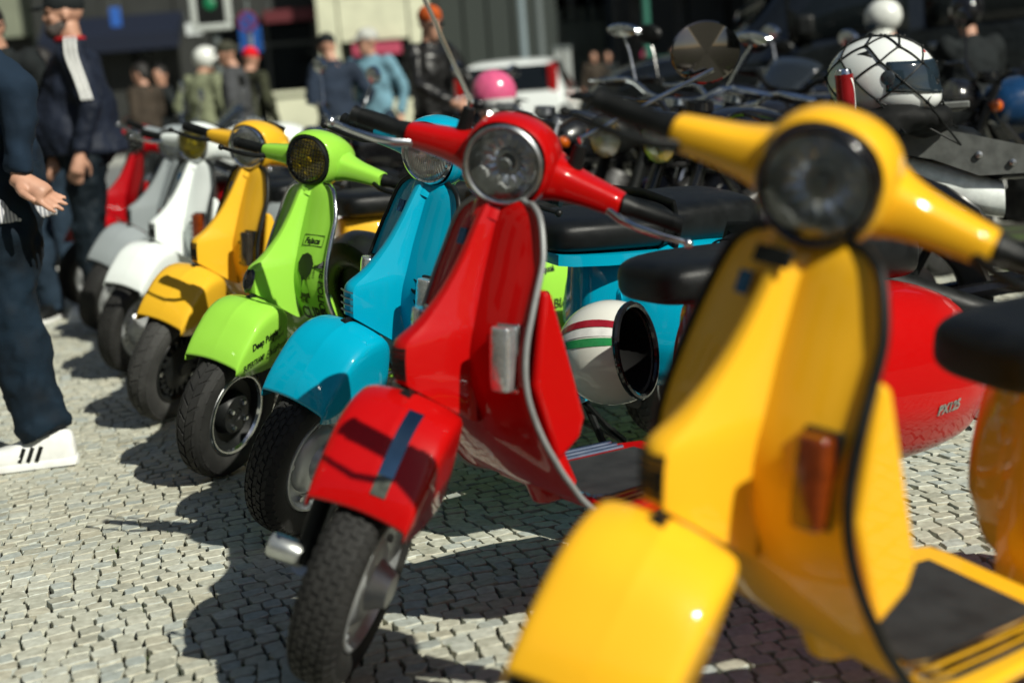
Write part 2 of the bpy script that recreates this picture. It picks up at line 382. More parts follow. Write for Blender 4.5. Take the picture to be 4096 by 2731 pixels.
aw = q.build('awning', simple('blue_awning', (.002, .006, .020), .7), bB, lambda p: Vector((p.y, p.x, p.z)))
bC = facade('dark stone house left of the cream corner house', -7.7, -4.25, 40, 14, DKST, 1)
bD = facade('cream corner house with a pink shop sign', -4.1, -1.75, 38.6, 12, CREAM, 1, gh=2.55, base=1.0)
q = MB(); q.box((.05, -.10, 2.32), (.62, .07, .15)); sg = q.build('shop_sign', simple('pink_sign', (.42, .06, .11), .6, 0, .25, 6), bD)
bE = facade('dark green shop front with tall mullions beyond the white car', -1.6, 1.6, 40, 14, simple('dark_green_front', (.028, .036, .032), .6, 0, .2), 5, gh=3.6, base=.25)
bF = facade('pale arcaded house in sun at the end of the street', 1.9, 4.6, 52, 15, CREAM, 4, gh=1.9, base=.3)
q = MB()
for k in range(7): q.box((-1.15 + k * .385, -.25, 2.9), (.09, .12, .7))
q.build('balustrade', CREAM, bF)
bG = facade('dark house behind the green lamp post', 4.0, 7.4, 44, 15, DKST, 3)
bH = facade('grey house with a white barred gate beyond the black van', 7.6, 16, 40, 13, simple('beige_wall', (.34, .33, .26), .8, 0, .1), 4, gh=3.0)
q = MB()
for k in range(11): q.box((-2.85 + k * .16, -.06, 1.9), (.035, .04, 1.35))
q.box((-2.05, -.06, 3.3), (.95, .06, .08)); q.box((-2.05, -.06, .55), (.95, .06, .08)); q.build('gate', WHITEP, bH)
bI = facade('long pale house on the right side of the square', 17, 40, 38, 14, OLIVE, 7)
bJ = facade('grey block on the far left side of the square', -46, -23, 34, 15, simple('grey_block', (.22, .23, .22), .8, 0, .1), 7)
# houses added out of frame to block sky light and be mirrored in the paintwork
for lab, x, y, rz, ln, h in (('unseen tall house added along the left side of the square', -17, 8, 90, 46, 22), ('unseen tall house added along the right side of the square', 24, 16, -90, 40, 22), ('unseen long house added behind the photographer on the square', -14, -34, 180, 44, 17)):
    r_ = empty('building', (x, y, 0), lab, 'building'); r_.rotation_euler = (0, 0, R(rz))
    w = MB(); w.box((0, 4, h / 2), (ln / 2, 4, h / 2)); w.build('wall', simple('far_plaster', (.16, .17, .15), .8, 0, .1, 1) if y > 0 else simple('pale_plaster', (.55, .56, .52), .8, 0, .1, 1), r_)  # side walls dark to cut sky fill, rear wall pale to brighten headlamp reflections
    n = int(ln / 3.2)
    for f_ in range(int(h / 3.4)):
        for k in range(n):
            q = MB(); q.box((-ln / 2 + (k + .5) * ln / n, -.02, 1.9 + f_ * 3.4), (.6, .06, 1.05)); q.build('window', GLS, r_)

# ------------------------------------------------------------------ street furniture
SIG = simple('signal_grey', (.42, .45, .43), .5); POST = simple('post_grey', (.12, .14, .14), .5, .3)
p = unproj(885, 330, d=20); tl = empty('traffic_light', (p.x, p.y, 0), 'traffic light showing green on a grey post', 'traffic light')
q = MB(); q.tube([(0, 0, 0), (0, 0, 2.6)], .06, 10); q.build('post', POST, tl)
zc = unproj(870, 20, d=20).z
q = MB(); q.box((-.02, -.07, zc), (.20, .06, .26)); tb = q.build('signal_box', BLACK, tl, bevel=.03)
q = MB()
for a, b in (((-.02, zc + .31), (.27, .045)), ((-.02, zc - .31), (.27, .045)), ((-.25, zc), (.045, .265)), ((.21, zc), (.045, .265))): q.box((a[0], -.10, a[1]), (b[0], .05, b[1]))
q.build('backing_board', SIG, tl, bevel=.02)
m, t, b = nodes('green_signal'); b.inputs['Base Color'].default_value = (0, .10, .04, 1); b.inputs['Emission Color'].default_value = (.0, .6, .2, 1); b.inputs['Emission Strength'].default_value = .10
q = MB(); q.lathe([(.001, -.03), (.06, -.02), (.085, 0)], (-.02, -.13, zc), n=20); q.build('green_lamp', m, tl)
def lamp_sign(label, px, py, d, kind):
    p = unproj(px, py, d=d); r_ = empty('street_sign', (p.x, p.y, 0), label, 'sign'); q = MB(); q.tube([(0, .04, 0), (0, .04, p.z + .3)], .03, 8); q.build('post', POST, r_)
    q = MB()
    if kind == 'disc': q.lathe([(.001, -.01), (.15, -.01), (.15, .01), (.001, .01)], (0, 0, p.z), n=28)
    else: q.box((0, 0, p.z), (.16, .012, .19))
    f_ = q.build('sign_plate', simple('sign_blue', (.010, .07, .28), .45), r_)
    q = MB()
    if kind == 'disc': q.lathe([(.15, -.013), (.115, -.016), (.115, -.011), (.15, -.011)], (0, 0, p.z), n=28); q.box((0, -.014, p.z), (.12, .004, .015), Matrix.Rotation(R(45), 3, 'Y')); q.build('sign_border', simple('sign_red', (.16, .02, .06), .5), f_)
    else: q.box((0, -.014, p.z - .02), (.025, .004, .09)); q.prism([(-.06, .05), (.06, .05), (0, .12)], -.02, -.014); q.build('sign_arrow', WHITEP, f_)
lamp_sign('round blue no parking sign with red border', 990, 85, 21, 'disc')
lamp_sign('square blue sign below the round one', 1003, 158, 21.6, 'square')
def post(label, px, d, h, rad, mat, cat='lamp post'):
    p = unproj(px, 400, d=d); r_ = empty('lamp_post', (p.x, p.y, 0), label, cat); q = MB(); q.tube([(0, 0, 0), (0, 0, .5), (0, 0, h)], [rad * 1.3, rad, rad * .8], 12); q.build('shaft', mat, r_)
    q = MB(); q.box((0, 0, .12), (rad * 2, rad * 2, .12)); q.build('base', mat, r_, bevel=.02)
    q = MB(); q.tube([(0, 0, h), (.25, -.25, h + .25), (.55, -.5, h + .3)], rad * .5, 8); q.ball((.6, -.55, h + .28), (.25, .14, .09)); q.build('lantern', mat, r_); return r_
post('tall pale blue-grey lamp post right of the white car', 2110, 32, 6.5, .09, simple('post_blue', (.2, .25, .27), .4))
post('dark grey lamp post beside the blue-grey one', 2178, 30, 6, .10, POST)
post('green lamp post in front of the dark houses', 2604, 25, 5.5, .065, simple('post_green', (.03, .14, .10), .45))
for k, px in enumerate((2245, 2282)):
    p = unproj(px, 420, d=27); b_ = empty('bollard_post', (p.x, p.y, 0), ('left', 'right')[k] + ' one of two pale square posts on the far kerb', 'post', 'pale square posts'); q = MB(); q.box((0, 0, .85), (.07, .07, .85)); q.build('shaft', simple('post_pale', (.3, .32, .31), .5), b_, bevel=.01); q = MB(); q.box((0, 0, 1.73), (.09, .09, .03)); q.build('cap', POST, b_)

# lit shop signs, a pale blind and a low cream wall on the far pavement
for lab, px, py, d_, w_, h_, col in (('small white hanging sign under the dark shop front', 775, 118, 30, .16, .12, (.62, .66, .66)), ('small bright blue sign in the dark shop front', 462, 70, 34, .12, .22, (.02, .10, .40)), ('long dark red fascia board over the shop left of the cream house', 1190, 60, 38.5, .9, .16, (.10, .015, .02)), ('pale poster in the dark green shop front', 1960, 120, 39.4, .35, .5, (.22, .25, .24))):
    p = unproj(px, py, d=d_); sg_ = empty('shop_sign', (p.x, p.y, p.z), lab, 'sign'); q = MB(); q.box((0, 0, 0), (w_, .03, h_)); bo = q.build('board', simple('board_%d' % px, col, .6), sg_, bevel=.01)
    q = MB(); q.tube([(-w_ * .8, .02, h_), (-w_ * .8, .02, h_ + .25)], .012, 6); q.tube([(w_ * .8, .02, h_), (w_ * .8, .02, h_ + .25)], .012, 6); q.build('bracket', POST, sg_)
p0_, p1_ = unproj(1070, 330, d=24), unproj(1300, 330, d=24); lw_ = empty('low_wall', ((p0_.x + p1_.x) / 2, p0_.y, 0), 'low cream wall behind the white sports motorcycle', 'wall')
q = MB(); q.box((0, 0, .62), ((p1_.x - p0_.x) / 2, .15, .62)); q.build('wall', CREAM, lw_); q = MB(); q.box((0, 0, 1.27), ((p1_.x - p0_.x) / 2 + .05, .20, .035)); q.build('coping', CREAM, lw_)

# ------------------------------------------------------------------ lettering laid on curved panels
def text_tris(txt, size, bold=0.0, shear=0.0, sx=1.0, sub=.006):
    cu = bpy.data.curves.new('lettering', 'FONT'); cu.body = txt; cu.size = size; cu.shear = shear; cu.offset = bold; cu.resolution_u = 3
    o = bpy.data.objects.new('lettering', cu); COL.objects.link(o)
    dg = bpy.context.evaluated_depsgraph_get(); me = bpy.data.meshes.new_from_object(o.evaluated_get(dg))
    bpy.data.objects.remove(o); bpy.data.curves.remove(cu)
    bm = bmesh.new(); bm.from_mesh(me); bpy.data.meshes.remove(me)
    bmesh.ops.triangulate(bm, faces=bm.faces)
    for _ in range(2):
        es = [e for e in bm.edges if e.calc_length() > sub * 1.6]
        if not es: break
        bmesh.ops.subdivide_edges(bm, edges=es, cuts=1); bmesh.ops.triangulate(bm, faces=bm.faces)
    vs_ = [(v.co.x * sx, v.co.y) for v in bm.verts]; bm.verts.index_update()
    fs = [tuple(v.index for v in f.verts) for f in bm.faces]; bm.free()
    return vs_, fs
def bvh_of(mb): return BVHTree.FromPolygons([Vector(p) for p in mb.v], mb.f)
def lay(vs_, fs, bvh, o, u, v, d, lift=.0012):
    """drop a flat drawing on a panel along direction d"""
    o, u, v, d = Vector(o), Vector(u).normalized(), Vector(v).normalized(), Vector(d).normalized(); mb = MB(); out = []
    for x, y in vs_:
        p = o + u * x + v * y; h = bvh.ray_cast(p - d * .2, d)
        if h[0] is None:
            h = bvh.find_nearest(p)
        nn = h[1] if h[1].dot(d) < 0 else -h[1]
        out.append(h[0] + nn * lift)
    mb.add(out, fs); return mb
def strip_shape(pts, w):
    """flat ribbon drawing through pts"""
    vs_ = []; n = len(pts)
    for i, (x, y) in enumerate(pts):
        a = pts[max(i - 1, 0)]; b = pts[min(i + 1, n - 1)]; tx, ty = b[0] - a[0], b[1] - a[1]; l = math.hypot(tx, ty) or 1
        ww = w[i] if isinstance(w, list) else w
        vs_ += [(x - ty / l * ww, y + tx / l * ww), (x + ty / l * ww, y - tx / l * ww)]
    return vs_, [(2 * i, 2 * i + 1, 2 * i + 3, 2 * i + 2) for i in range(n - 1)]

# ------------------------------------------------------------------ the scooter
RAKE = .504; AXD = Vector((-math.sin(RAKE), 0, math.cos(RAKE))); P0 = Vector((-.40, 0, .962))
HX, HZ, BZ, BX = -.331, .962, .931, -.433
SH = [(.893, -.360, .062), (.880, -.354, .102), (.853, -.340, .138), (.785, -.312, .166), (.706, -.279, .177), (.63, -.252, .185), (.56, -.247, .192), (.49, -.263, .199),
      (.42, -.296, .206), (.36, -.342, .212), (.315, -.390, .215), (.288, -.445, .215), (.280, -.500, .214)]
def sh_x(z, u):
    x, = interp(z, [(a, b) for a, b, c in reversed(SH)])
    k = interp(z, [(.29, .0), (.36, -.020), (.42, -.030), (.49, -.032), (.56, -.033), (.63, -.036), (.706, -.036), (.785, -.037), (.853, -.028), (.90, -.02)])[0]
    return x + k * u * u
TREADN = 46
def wheel(root, name, c, xf, style, tread, steer_side=1):
    """tyre, rim and hub turning about y at c"""
    ro, wd = .212, .046
    def T(p): return xf(p + Vector(c)) if xf else p + Vector(c)
    w = MB(); s = steer_side
    if style == 'dish':        # deep black dish with a bright lip
        w.lathe([(.137, -.036), (.137, .036), (.133, .040)], n=44)
        rim = w.build(name, STEEL, root, T)
        q = MB(); q.lathe([(.133, .041 * s), (.127, .043 * s), (.121, .041 * s), (.117, .033 * s)], n=44); q.build('rim_lip', CHROME, rim, T)
        q = MB(); q.lathe([(.117, .033 * s), (.108, .012 * s), (.085, .004 * s), (.072, .006 * s), (.066, .03 * s), (.060, .038 * s), (.022, .040 * s), (.020, .036 * s), (.001, .036 * s)], n=40); q.build('wheel_disc', BLACK, rim, T)
        for k in range(4):
            a = k * math.pi / 2 + .5; q = MB(); q.lathe([(.0095, .036 * s), (.0095, .046 * s), (.006, .052 * s), (.001, .052 * s)], n=8)
            q.build('wheel_nut', CHROME, rim, lambda p, a=a: T(p + Vector((math.cos(a) * .042, 0, math.sin(a) * .042))))
    elif style == 'slots':     # bright split rim with cooling slots
        w.lathe([(.137, -.036), (.137, .036), (.133, .041), (.124, .043), (.118, .036), (.112, .022)], n=44)
        rim = w.build(name, RIM, root, T)
        q = MB()
        for k in range(22):
            a = 2 * math.pi * k / 22; M = Matrix.Rotation(-a, 3, 'Y')
            q.box(M @ Vector((.100, .024 * s, 0)), (.014, .006, .006), M)
        q.build('cooling_fins', RIM, rim, T)
        q = MB(); q.lathe([(.112, .014 * s), (.088, .012 * s), (.084, .030 * s), (.07, .042 * s), (.045, .05 * s), (.03, .062 * s), (.018, .066 * s), (.001, .066 * s)], n=36); q.build('hub', RIM, rim, T)
    elif style == 'black':
        w.lathe([(.137, -.036), (.137, .036), (.133, .041), (.126, .042), (.120, .032), (.112, .016)], n=44)
        rim = w.build(name, BLACK, root, T)
        q = MB()
        for k in range(20):
            a = 2 * math.pi * k / 20; M = Matrix.Rotation(-a, 3, 'Y'); q.box(M @ Vector((.094, .026 * s, 0)), (.012, .008, .006), M)
        q.build('cooling_fins', BLACK, rim, T)
        q = MB(); q.lathe([(.112, .010 * s), (.09, .012 * s), (.083, .036 * s), (.05, .046 * s), (.03, .052 * s), (.026, .06 * s), (.001, .06 * s)], n=36); q.build('hub', BLACK, rim, T)
        for k in range(5):
            a = k * 2 * math.pi / 5; q = MB(); q.lathe([(.008, .01 * s), (.008, .034 * s), (.001, .034 * s)], n=6)
            q.build('wheel_nut', CHROME, rim, lambda p, a=a: T(p + Vector((math.cos(a) * .103, 0, math.sin(a) * .103))))
    else:                      # plain silver steel rim with drum hub
        w.lathe([(.137, -.036), (.137, .036), (.134, .042), (.128, .043), (.124, .034), (.116, .024), (.098, .018)], n=44)
        rim = w.build(name, RIM, root, T)
        q = MB(); q.lathe([(.104, .016 * s), (.092, .014 * s), (.088, .026 * s), (.074, .036 * s), (.052, .04 * s), (.042, .058 * s), (.034, .074 * s), (.020, .078 * s), (.001, .078 * s)], n=36); q.build('hub', RIM, rim, T)
        for k in range(5):
            a = k * 2 * math.pi / 5 + .2; q = MB(); q.lathe([(.008, .01 * s), (.008, .03 * s), (.001, .03 * s)], n=6)
            q.build('wheel_nut', STEEL, rim, lambda p, a=a: T(p + Vector((math.cos(a) * .107, 0, math.sin(a) * .107))))
    t = MB()
    prof = [(.134, -.034), (.140, -.041), (.155, -.0465), (.172, -.0475), (.187, -.0455), (.1965, -.041), (.203, -.034), (.2065, -.022), (.208, 0)]
    prof = prof + [(r_, -y) for r_, y in reversed(prof[:-1])]
    t.lathe(prof, n=52)
    def crown(y): return interp(abs(y), [(0, .2117), (.022, .2105), (.034, .2068), (.042, .199), (.047, .189)])[0]
    n = TREADN
    lanes = {'block': [(-.040, .007), (-.0265, .0052), (-.013, .0058), (0, .0055), (.013, .0058), (.0265, .0052), (.040, .007)],
             'diag': [(-.036, .0105), (-.0125, .0105), (.0125, .0105), (.036, .0105)],
             'smooth': [(-.030, .0135), (0, .0135), (.030, .0135)]}[tread]
    nn = {'block': n, 'diag': 30, 'smooth': 24}[tread]
    gap = {'block': .80, 'diag': .82, 'smooth': .93}[tread]; skew = {'block': .35, 'diag': .9, 'smooth': .5}[tread]
    for li, (y0, hw) in enumerate(lanes):
        for k in range(nn):
            a0 = 2 * math.pi * (k + .5 * (li % 2)) / nn; da = math.pi / nn * gap
            vs_ = []; sg = (1 if li % 2 else -1) if tread == 'block' else math.copysign(1, y0 + 1e-6)
            for top in (0, 1):
                for sa in (-1, 0, 1):
                    for sy in (-1, 1):
                        y = y0 + sy * hw * (1 - .1 * top); a = a0 + sa * da * (1 - .1 * top) + sg * sy * skew * da * .6
                        if tread == 'block' and sa == 0: y += .0022 * sg
                        r_ = crown(y) - (.006 if not top else 0)
                        vs_.append((math.cos(a) * r_, y, math.sin(a) * r_))
            t.add(vs_, [(6, 7, 9, 8), (8, 9, 11, 10), (0, 2, 8, 6), (2, 4, 10, 8), (1, 7, 9, 3), (3, 9, 11, 5), (0, 6, 7, 1), (4, 5, 11, 10)])
    t.build('tyre', RUBBERW if tread == 'smooth' else RUBBER, rim, T, sharp=30)
    return rim

RD = [0.]
def rear(p):
    p = Vector(p); p.x -= .05; p.z -= RD[0]; p.z -= .040 + .05 * max(0, -p.x - .7); return p
def scooter(label, pose, col, o):
    X, Y, psi, lean, steer = pose; RD[0] = o.get('rdrop', 0)
    root = empty('scooter', (X, Y, 0), label, 'scooter', 'scooters parked in a row'); root.scale = (o.get('scale', 1),) * 3
    root.rotation_mode = 'QUATERNION'
    root.rotation_quaternion = (Matrix.Rotation(psi, 3, 'Z') @ Matrix.Rotation(-lean, 3, 'X')).to_quaternion()
    S = Matrix.Rotation(steer, 3, AXD)
    def st(p): return P0 + S @ (Vector(p) - P0)
    trim = o.get('trim', BLACK)
    # ---------------- front wheel, fork, fender (turn with the bars)
    wheel(root, 'front_wheel', (0, 0, .212), st, o.get('rim', 'silver'), o.get('tread', 'block'))
    f = MB(); f.tube([(-.10, 0, .555), (-.095, -.03, .535), (-.07, -.078, .49), (-.02, -.094, .40), (.035, -.092, .29), (.05, -.088, .235)], [.020, .020, .020, .019, .018, .02], 12)
    fk = f.build('fork', o.get('forkmat', BLACK), root, st)
    f = MB(); f.tube([(.05, -.09, .235), (.02, -.088, .215), (-.01, -.086, .212)], [.026, .024, .034], 12); f.lathe([(.001, -.078), (.052, -.076), (.06, -.06), (.06, -.045), (.001, -.045)], (0, 0, .212), n=24)
    f.build('suspension_link', STEEL, fk, st)
    f = MB(); f.tube([(-.03, -.105, .20), (-.05, -.105, .30), (-.075, -.10, .43)], [.013, .019, .019], 12); f.build('shock_absorber', STEEL, fk, st)
    if o.get('cap'): f = MB(); f.lathe([(.001, -.035), (.022, -.035), (.024, -.028), (.024, .02), (.018, .03), (.001, .03)], (.055, -.122, .25), n=18); f.build('link_cap', simple('cap_silver', (.5, .52, .5), .3, .8), fk, st)
    fd = MB(); rows = []
    top = crom([(-.150, .485, .392, .072, -.158), (-.12, .530, .378, .090, -.13), (-.08, .556, .370, .099, -.085), (-.02, .558, .368, .102, -.02), (.035, .536, .370, .102, .04),
                (.082, .490, .374, .100, .088), (.114, .450, .378, .097, .117), (.134, .412, .384, .094, .135)], 26)
    for (x, zt, zb, w, xb) in top:
        x -= .033; xb -= .033
        row = []
        prof = [(-1, 0), (-1.002, .35), (-1.0, .65), (-.992, .82), (-.970, .915), (-.920, .962), (-.80, .982), (-.5, .993), (-.22, .999), (-.035, 1.002), (0, 1.006), (.035, 1.002)]
        prof += [(-a, b) for a, b in reversed(prof[:9])]
        hdrop = zt - zb
        for a, b in prof:
            bb = b
            if hdrop < .12: bb = 1 - (1 - b) * 1.0
            crn = -.010 * (abs(a) ** 2)
            row.append((x + (xb - x) * (1 - bb), a * w, zb + hdrop * bb + crn * max(0, bb - .5) * 2))
        rows.append(row)
    fd.grid(rows)
    fend = fd.build('front_fender', col, root, st, sharp=50, solid=.0035)
    if o.get('fender_tip'):    # short skirt at the back
        pass
    # ---------------- leg shield
    sh = MB(); rows = []; nz = 40; zs = crom([(a, b, c) for a, b, c in SH], nz); edge = []
    for z, x, w in zs:
        row = []
        for j in range(25):
            u = -1 + 2 * j / 24
            lip = .010 * sstep(.86, 1, abs(u))
            row.append((x + (sh_x(z, u) - sh_x(z, 0)) + lip, u * w, z - (.006 * u * u if z > .885 else 0)))
        rows.append(row); edge.append((row[0], row[-1]))
    sh.grid(rows); shd = sh.build('leg_shield', col, root, sharp=60, solid=.004)
    t = MB(); t.tube(crom([e[0] for e in reversed(edge)] + [(edge[0][0][0] + .003, 0, .899)] + [e[1] for e in edge], 130), o.get('trim_r', .0075), 10); t.build('edge_trim', trim, shd)
    # ---------------- horn cover
    HP = [(.570, .137, .027, .046), (.585, .139, .027, .046), (.605, .140, .027, .046), (.638, .142, .025, .046), (.652, .134, .023, .046), (.668, .112, .0205, .046), (.694, .089, .0175, .043), (.735, .064, .0145, .037), (.79, .046, .0125, .031), (.85, .034, .011, .027), (.886, .028, .010, .025)]
    hc = MB(); rows = []
    for z, P, wf, wo_ in crom(HP, 24):
        row = []; hw, = interp(z, [(a, c) for a, b, c in reversed(SH)])
        for k in range(-12, 13):
            u = k / 12; s_ = abs(u)
            if s_ < .42: y = s_ / .42 * wf * .9; b = 1 - .05 * (s_ / .42) ** 2
            elif s_ < .58: q = (s_ - .42) / .16; y = wf * (.9 + .16 * q); b = .95 - .17 * q
            else: q = (s_ - .58) / .42; y = wf * 1.06 + (wo_ - wf * 1.06) * q; b = .78 * max(0, 1 - q) ** 2.1
            y = math.copysign(y, u)
            row.append((sh_x(z, min(1, abs(y) / hw)) + P * b - .004 * (s_ > .98), y, z - .095 * (1 - b) * sstep(.66, .572, z)))
        rows.append(row)
    base = rows[0]; rows.insert(0, [(sh_x(p[2], 0) - .002, p[1] * .9, p[2] - .0) for p in base])
    hc.grid(rows); horn = hc.build('horn_cover', col, root, sharp=42)
    hs = o.get('horn', 'grille'); xf_ = sh_x(.59, 0)
    if hs == 'grille':
        def fx(y, z):
            P, wf = interp(z, [(a, b, c) for a, b, c, d in HP]); return sh_x(z, 0) + P * (1 - .05 * min(1, abs(y) / (wf * .9)) ** 2) + .0006
        q = MB()
        for k in range(7): z = .578 + k * .0092; q.tube([(fx(y, z), y, z) for y in (-.024, -.016, -.008, 0, .008, .016, .024)], .0020, 6)
        for k in range(-3, 4): q.tube([(fx(k * .0078, z), k * .0078, z) for z in (.575, .59, .605, .62, .636)], .0016, 6)
        q.grid([[(fx(y, z) - .0002, y, z) for y in (-.024, -.012, 0, .012, .024)] for z in (.576, .592, .612, .636)])
        q.build('horn_grille', BLACK, horn)
    elif hs == 'slots':
        q = MB()
        for k in range(4):
            z = .580 + k * .017; P = interp(z, [(a, b) for a, b, c, d in HP])[0]; q.tube([(sh_x(z, 0) + P + .0005 - .004 * (abs(y) / .03) ** 2, y, z) for y in (-.028, -.014, 0, .014, .028)], .0022, 6)
        q.build('horn_grille', STEEL, horn)
    elif hs == 'oval':
        q = MB(); q.lathe([(.001, .012), (.020, .010), (.030, .004), (.032, 0)], (sh_x(.61, 0) + .138, 0, .61), 'x', 22, Matrix.Rotation(R(-20), 3, 'Y') @ Matrix.Diagonal((1, 1, 1.35))); q.build('horn_grille', GLOSSBLACK, horn)
    if o.get('badge', True):
        q = MB(); q.box((0, 0, 0), (.002, .012, .016)); q.build('shield_badge', simple('badge_blue', (.02, .10, .22), .25, .3), horn, lambda p: p + Vector((sh_x(.815, 0) + .036, 0, .815)) if False else Matrix.Rotation(R(-22), 3, 'Y') @ p + Vector((sh_x(.81, .2) + .008, -.066, .815)))
    # side vents and indicators
    for s in (-1, 1):
        if o.get('vents'):
            for k in range(5):
                q = MB(); z = .555 + k * .024; y = s * .088; q.box((sh_x(z, .54) + .0035, y, z), (.003, .013, .0045), Matrix.Rotation(R(-10), 3, 'X')); q.build('vent_slot', DARK, shd)
        im = o.get('ind')
        if im and s in o.get('ind_sides', (-1, 1)):
            Mi = Matrix.Rotation(R(s * 14), 3, 'Z') @ Matrix.Rotation(R(-4), 3, 'Y'); ci = Vector((sh_x(.612, .76) + .016, s * .142, .612))
            q = MB(); rows = []
            for k in range(9):
                z = (k - 4) / 4 * .060; e = 1 - .12 * abs((k - 4) / 4) ** 4; rows.append([tuple(ci + Mi @ Vector((xx, yy, z))) for xx, yy in superell(0, 0, .017 * e, .024 * e, 20, 4)])
            q.grid(rows, cu=True, cap0=True, cap1=True); io = q.build('indicator', im, shd, sharp=35, bevel=.004)
            q = MB(); q.box(ci - Mi @ Vector((.018, 0, 0)), (.006, .027, .064), Mi); q.build('indicator_base', CHROME if o.get('ind_chrome') else BLACK, io, bevel=.003)
    # ---------------- glove box
    if o.get('glove', True):
        g = MB(); g.prism([(-.330, .735), (-.350, .725), (-.415, .478), (-.402, .44), (-.345, .40), (-.298, .56)], -.178, .178)
        gb = g.build('glove_box', o.get('glovemat', col), root, bevel=.014)
        q = MB(); q.tube([(-.4, -.10, .58), (-.415, -.07, .575), (-.415, .07, .575), (-.40, .10, .58)], .006, 8); q.build('box_latch', BLACK, gb)
    if o.get('spare'):
        cx = Vector((-.50, .10, .50)); T = MB(); Mx = Matrix.Rotation(R(14), 3, 'Y') @ Matrix.Rotation(R(90), 3, 'Z')
        T.lathe([(.13, -.045), (.15, -.06), (.185, -.064), (.215, -.052), (.230, -.022), (.230, .022), (.215, .052), (.185, .064), (.15, .06), (.13, .045)], n=44, close=True)
        sp = T.build('spare_tyre', GLOSSBLACK if False else simple('vinyl_cover', (.012, .013, .014), .3, 0, .2, 10, .15, 60), root, lambda p: cx + Mx @ p)
        T = MB(); T.lathe([(.132, -.03), (.10, -.024), (.06, -.03), (.02, -.034), (.001, -.034)], n=30); T.lathe([(.132, .03), (.10, .024), (.06, .03), (.02, .034), (.001, .034)], n=30)
        T.build('spare_rim', BLACK, sp, lambda p: cx + Mx @ p)
    # ---------------- floor
    fb = MB(); fb.prism([(-.47, -.214), (-.55, -.208), (-.70, -.19), (-.82, -.15), (-.82, .15), (-.70, .19), (-.55, .208), (-.47, .214)], .262, .284, 'z')
    flo = fb.build('floor_board', col, root, bevel=.006)
    fb = MB(); fb.prism([(-.48, -.125), (-.76, -.105), (-.76, .105), (-.48, .125)], .284, .290, 'z'); fb.build('floor_mat', MATB, flo)
    for s in (-1, 1):
        for k, y in enumerate((.135, .158, .180)):
            q = MB(); q.tube([(-.415, s * y * 1.02, .318), (-.445, s * y * 1.01, .300), (-.50, s * y, .290), (-.60, s * y * .97, .290), (-.74, s * y * .90, .290)], .0058, 8); q.build('floor_strip', o.get('stripmat', CHROME), flo)
    q = MB(); q.tube([(-.46, 0, .285), (-.42, 0, .38), (-.36, 0, .50)], [.05, .05, .045], 14); q.build('tunnel', col, flo)
    # ---------------- rear body
    b = MB(); rows = []
    for x, hw, z0, z1 in crom([(-.80, .05, .285, .69), (-.85, .085, .27, .705), (-.93, .12, .27, .712), (-1.05, .135, .30, .705), (-1.25, .135, .33, .70), (-1.42, .115, .38, .67), (-1.53, .085, .42, .59), (-1.57, .05, .44, .54)], 22):
        x += o.get('cdx', 0) * (x > -1.3)
        rows.append([(x, y, z) for y, z in superell(0, (z0 + z1) / 2, hw, (z1 - z0) / 2, 24, 4)])
    b.grid(rows, cu=True, cap0=True, cap1=True); body = b.build('rear_frame', col, root, rear, sharp=60)
    for s in (-1, 1):
        c = MB(); rows = []
        for x, z0, z1, yo in crom([(-.865, .40, .58, .10), (-.882, .36, .63, .165), (-.915, .33, .665, .212), (-.985, .305, .70, .268), (-1.05, .30, .72, .298), (-1.25, .302, .715, .300), (-1.40, .315, .685, .276), (-1.49, .335, .64, .235), (-1.535, .36, .585, .18), (-1.555, .40, .53, .11)], 30):
            row = []; x += o.get('cdx', 0) * min(1, max(0, (x + 1.5) / .4))
            for k in range(21):
                a = -math.pi / 2 + math.pi * k / 20; cc, ss = math.cos(a), math.sin(a)
                y = .09 + (yo - .09) * (max(cc, 0) ** .62); zz = (z0 + z1) / 2 + (z1 - z0) / 2 * math.copysign(abs(ss) ** .8, ss)
                tt = (zz - z0) / (z1 - z0)
                y -= .055 * max(0, tt - .35) ** 1.3 * (yo > .12)
                if tt < .235: y -= .009
                row.append((x, s * max(y, .06), zz))
            rows.append(row)
        c.grid(rows, cap0=True, cap1=True); cw = c.build('side_cowl', col, root, rear, sharp=55)
        if s > 0: cowl_mb = c; cowl_ob = cw
        Mi = Matrix.Rotation(R(s * -38), 3, 'Z') @ Matrix.Rotation(R(s * 6), 3, 'X'); ci = Vector((-1.492, s * .232, .425))
        q = MB(); q.grid([[tuple(ci + Mi @ Vector((xx, yy, zz))) for xx, zz in superell(0, 0, .040 * k_, .046 * k_, 24, 5)] for yy, k_ in ((-s * .03, 1), (s * .010, 1), (s * .018, .93), (s * .021, .6))], cu=True, cap1=True); q.build('rear_indicator', o.get('rind', o.get('ind') or AMBER), cw, rear, sharp=35)
        q = MB(); q.grid([[tuple(ci + Mi @ Vector((xx, yy, zz))) for xx, zz in superell(0, 0, .045, .051, 24, 5)] for yy in (-s * .03, s * .004)], cu=True, cap1=True); q.build('indicator_frame', BLACK, cw, rear, sharp=35)
    q = MB(); q.prism([(-1.53, .50), (-1.60, .51), (-1.615, .57), (-1.585, .63), (-1.52, .655)], -.058, .058); q.build('tail_light', REDL, body, rear, bevel=.008)
    q = MB(); q.prism([(-1.50, .42), (-1.56, .34), (-1.62, .30), (-1.625, .305), (-1.56, .36), (-1.51, .44)], -.09, .09); q.build('plate_carrier', BLACK, body, rear)
    q = MB(); q.box((-1.60, 0, .385), (.003, .095, .055), Matrix.Rotation(R(18), 3, 'Y')); q.build('number_plate', WHITEP, body, rear)
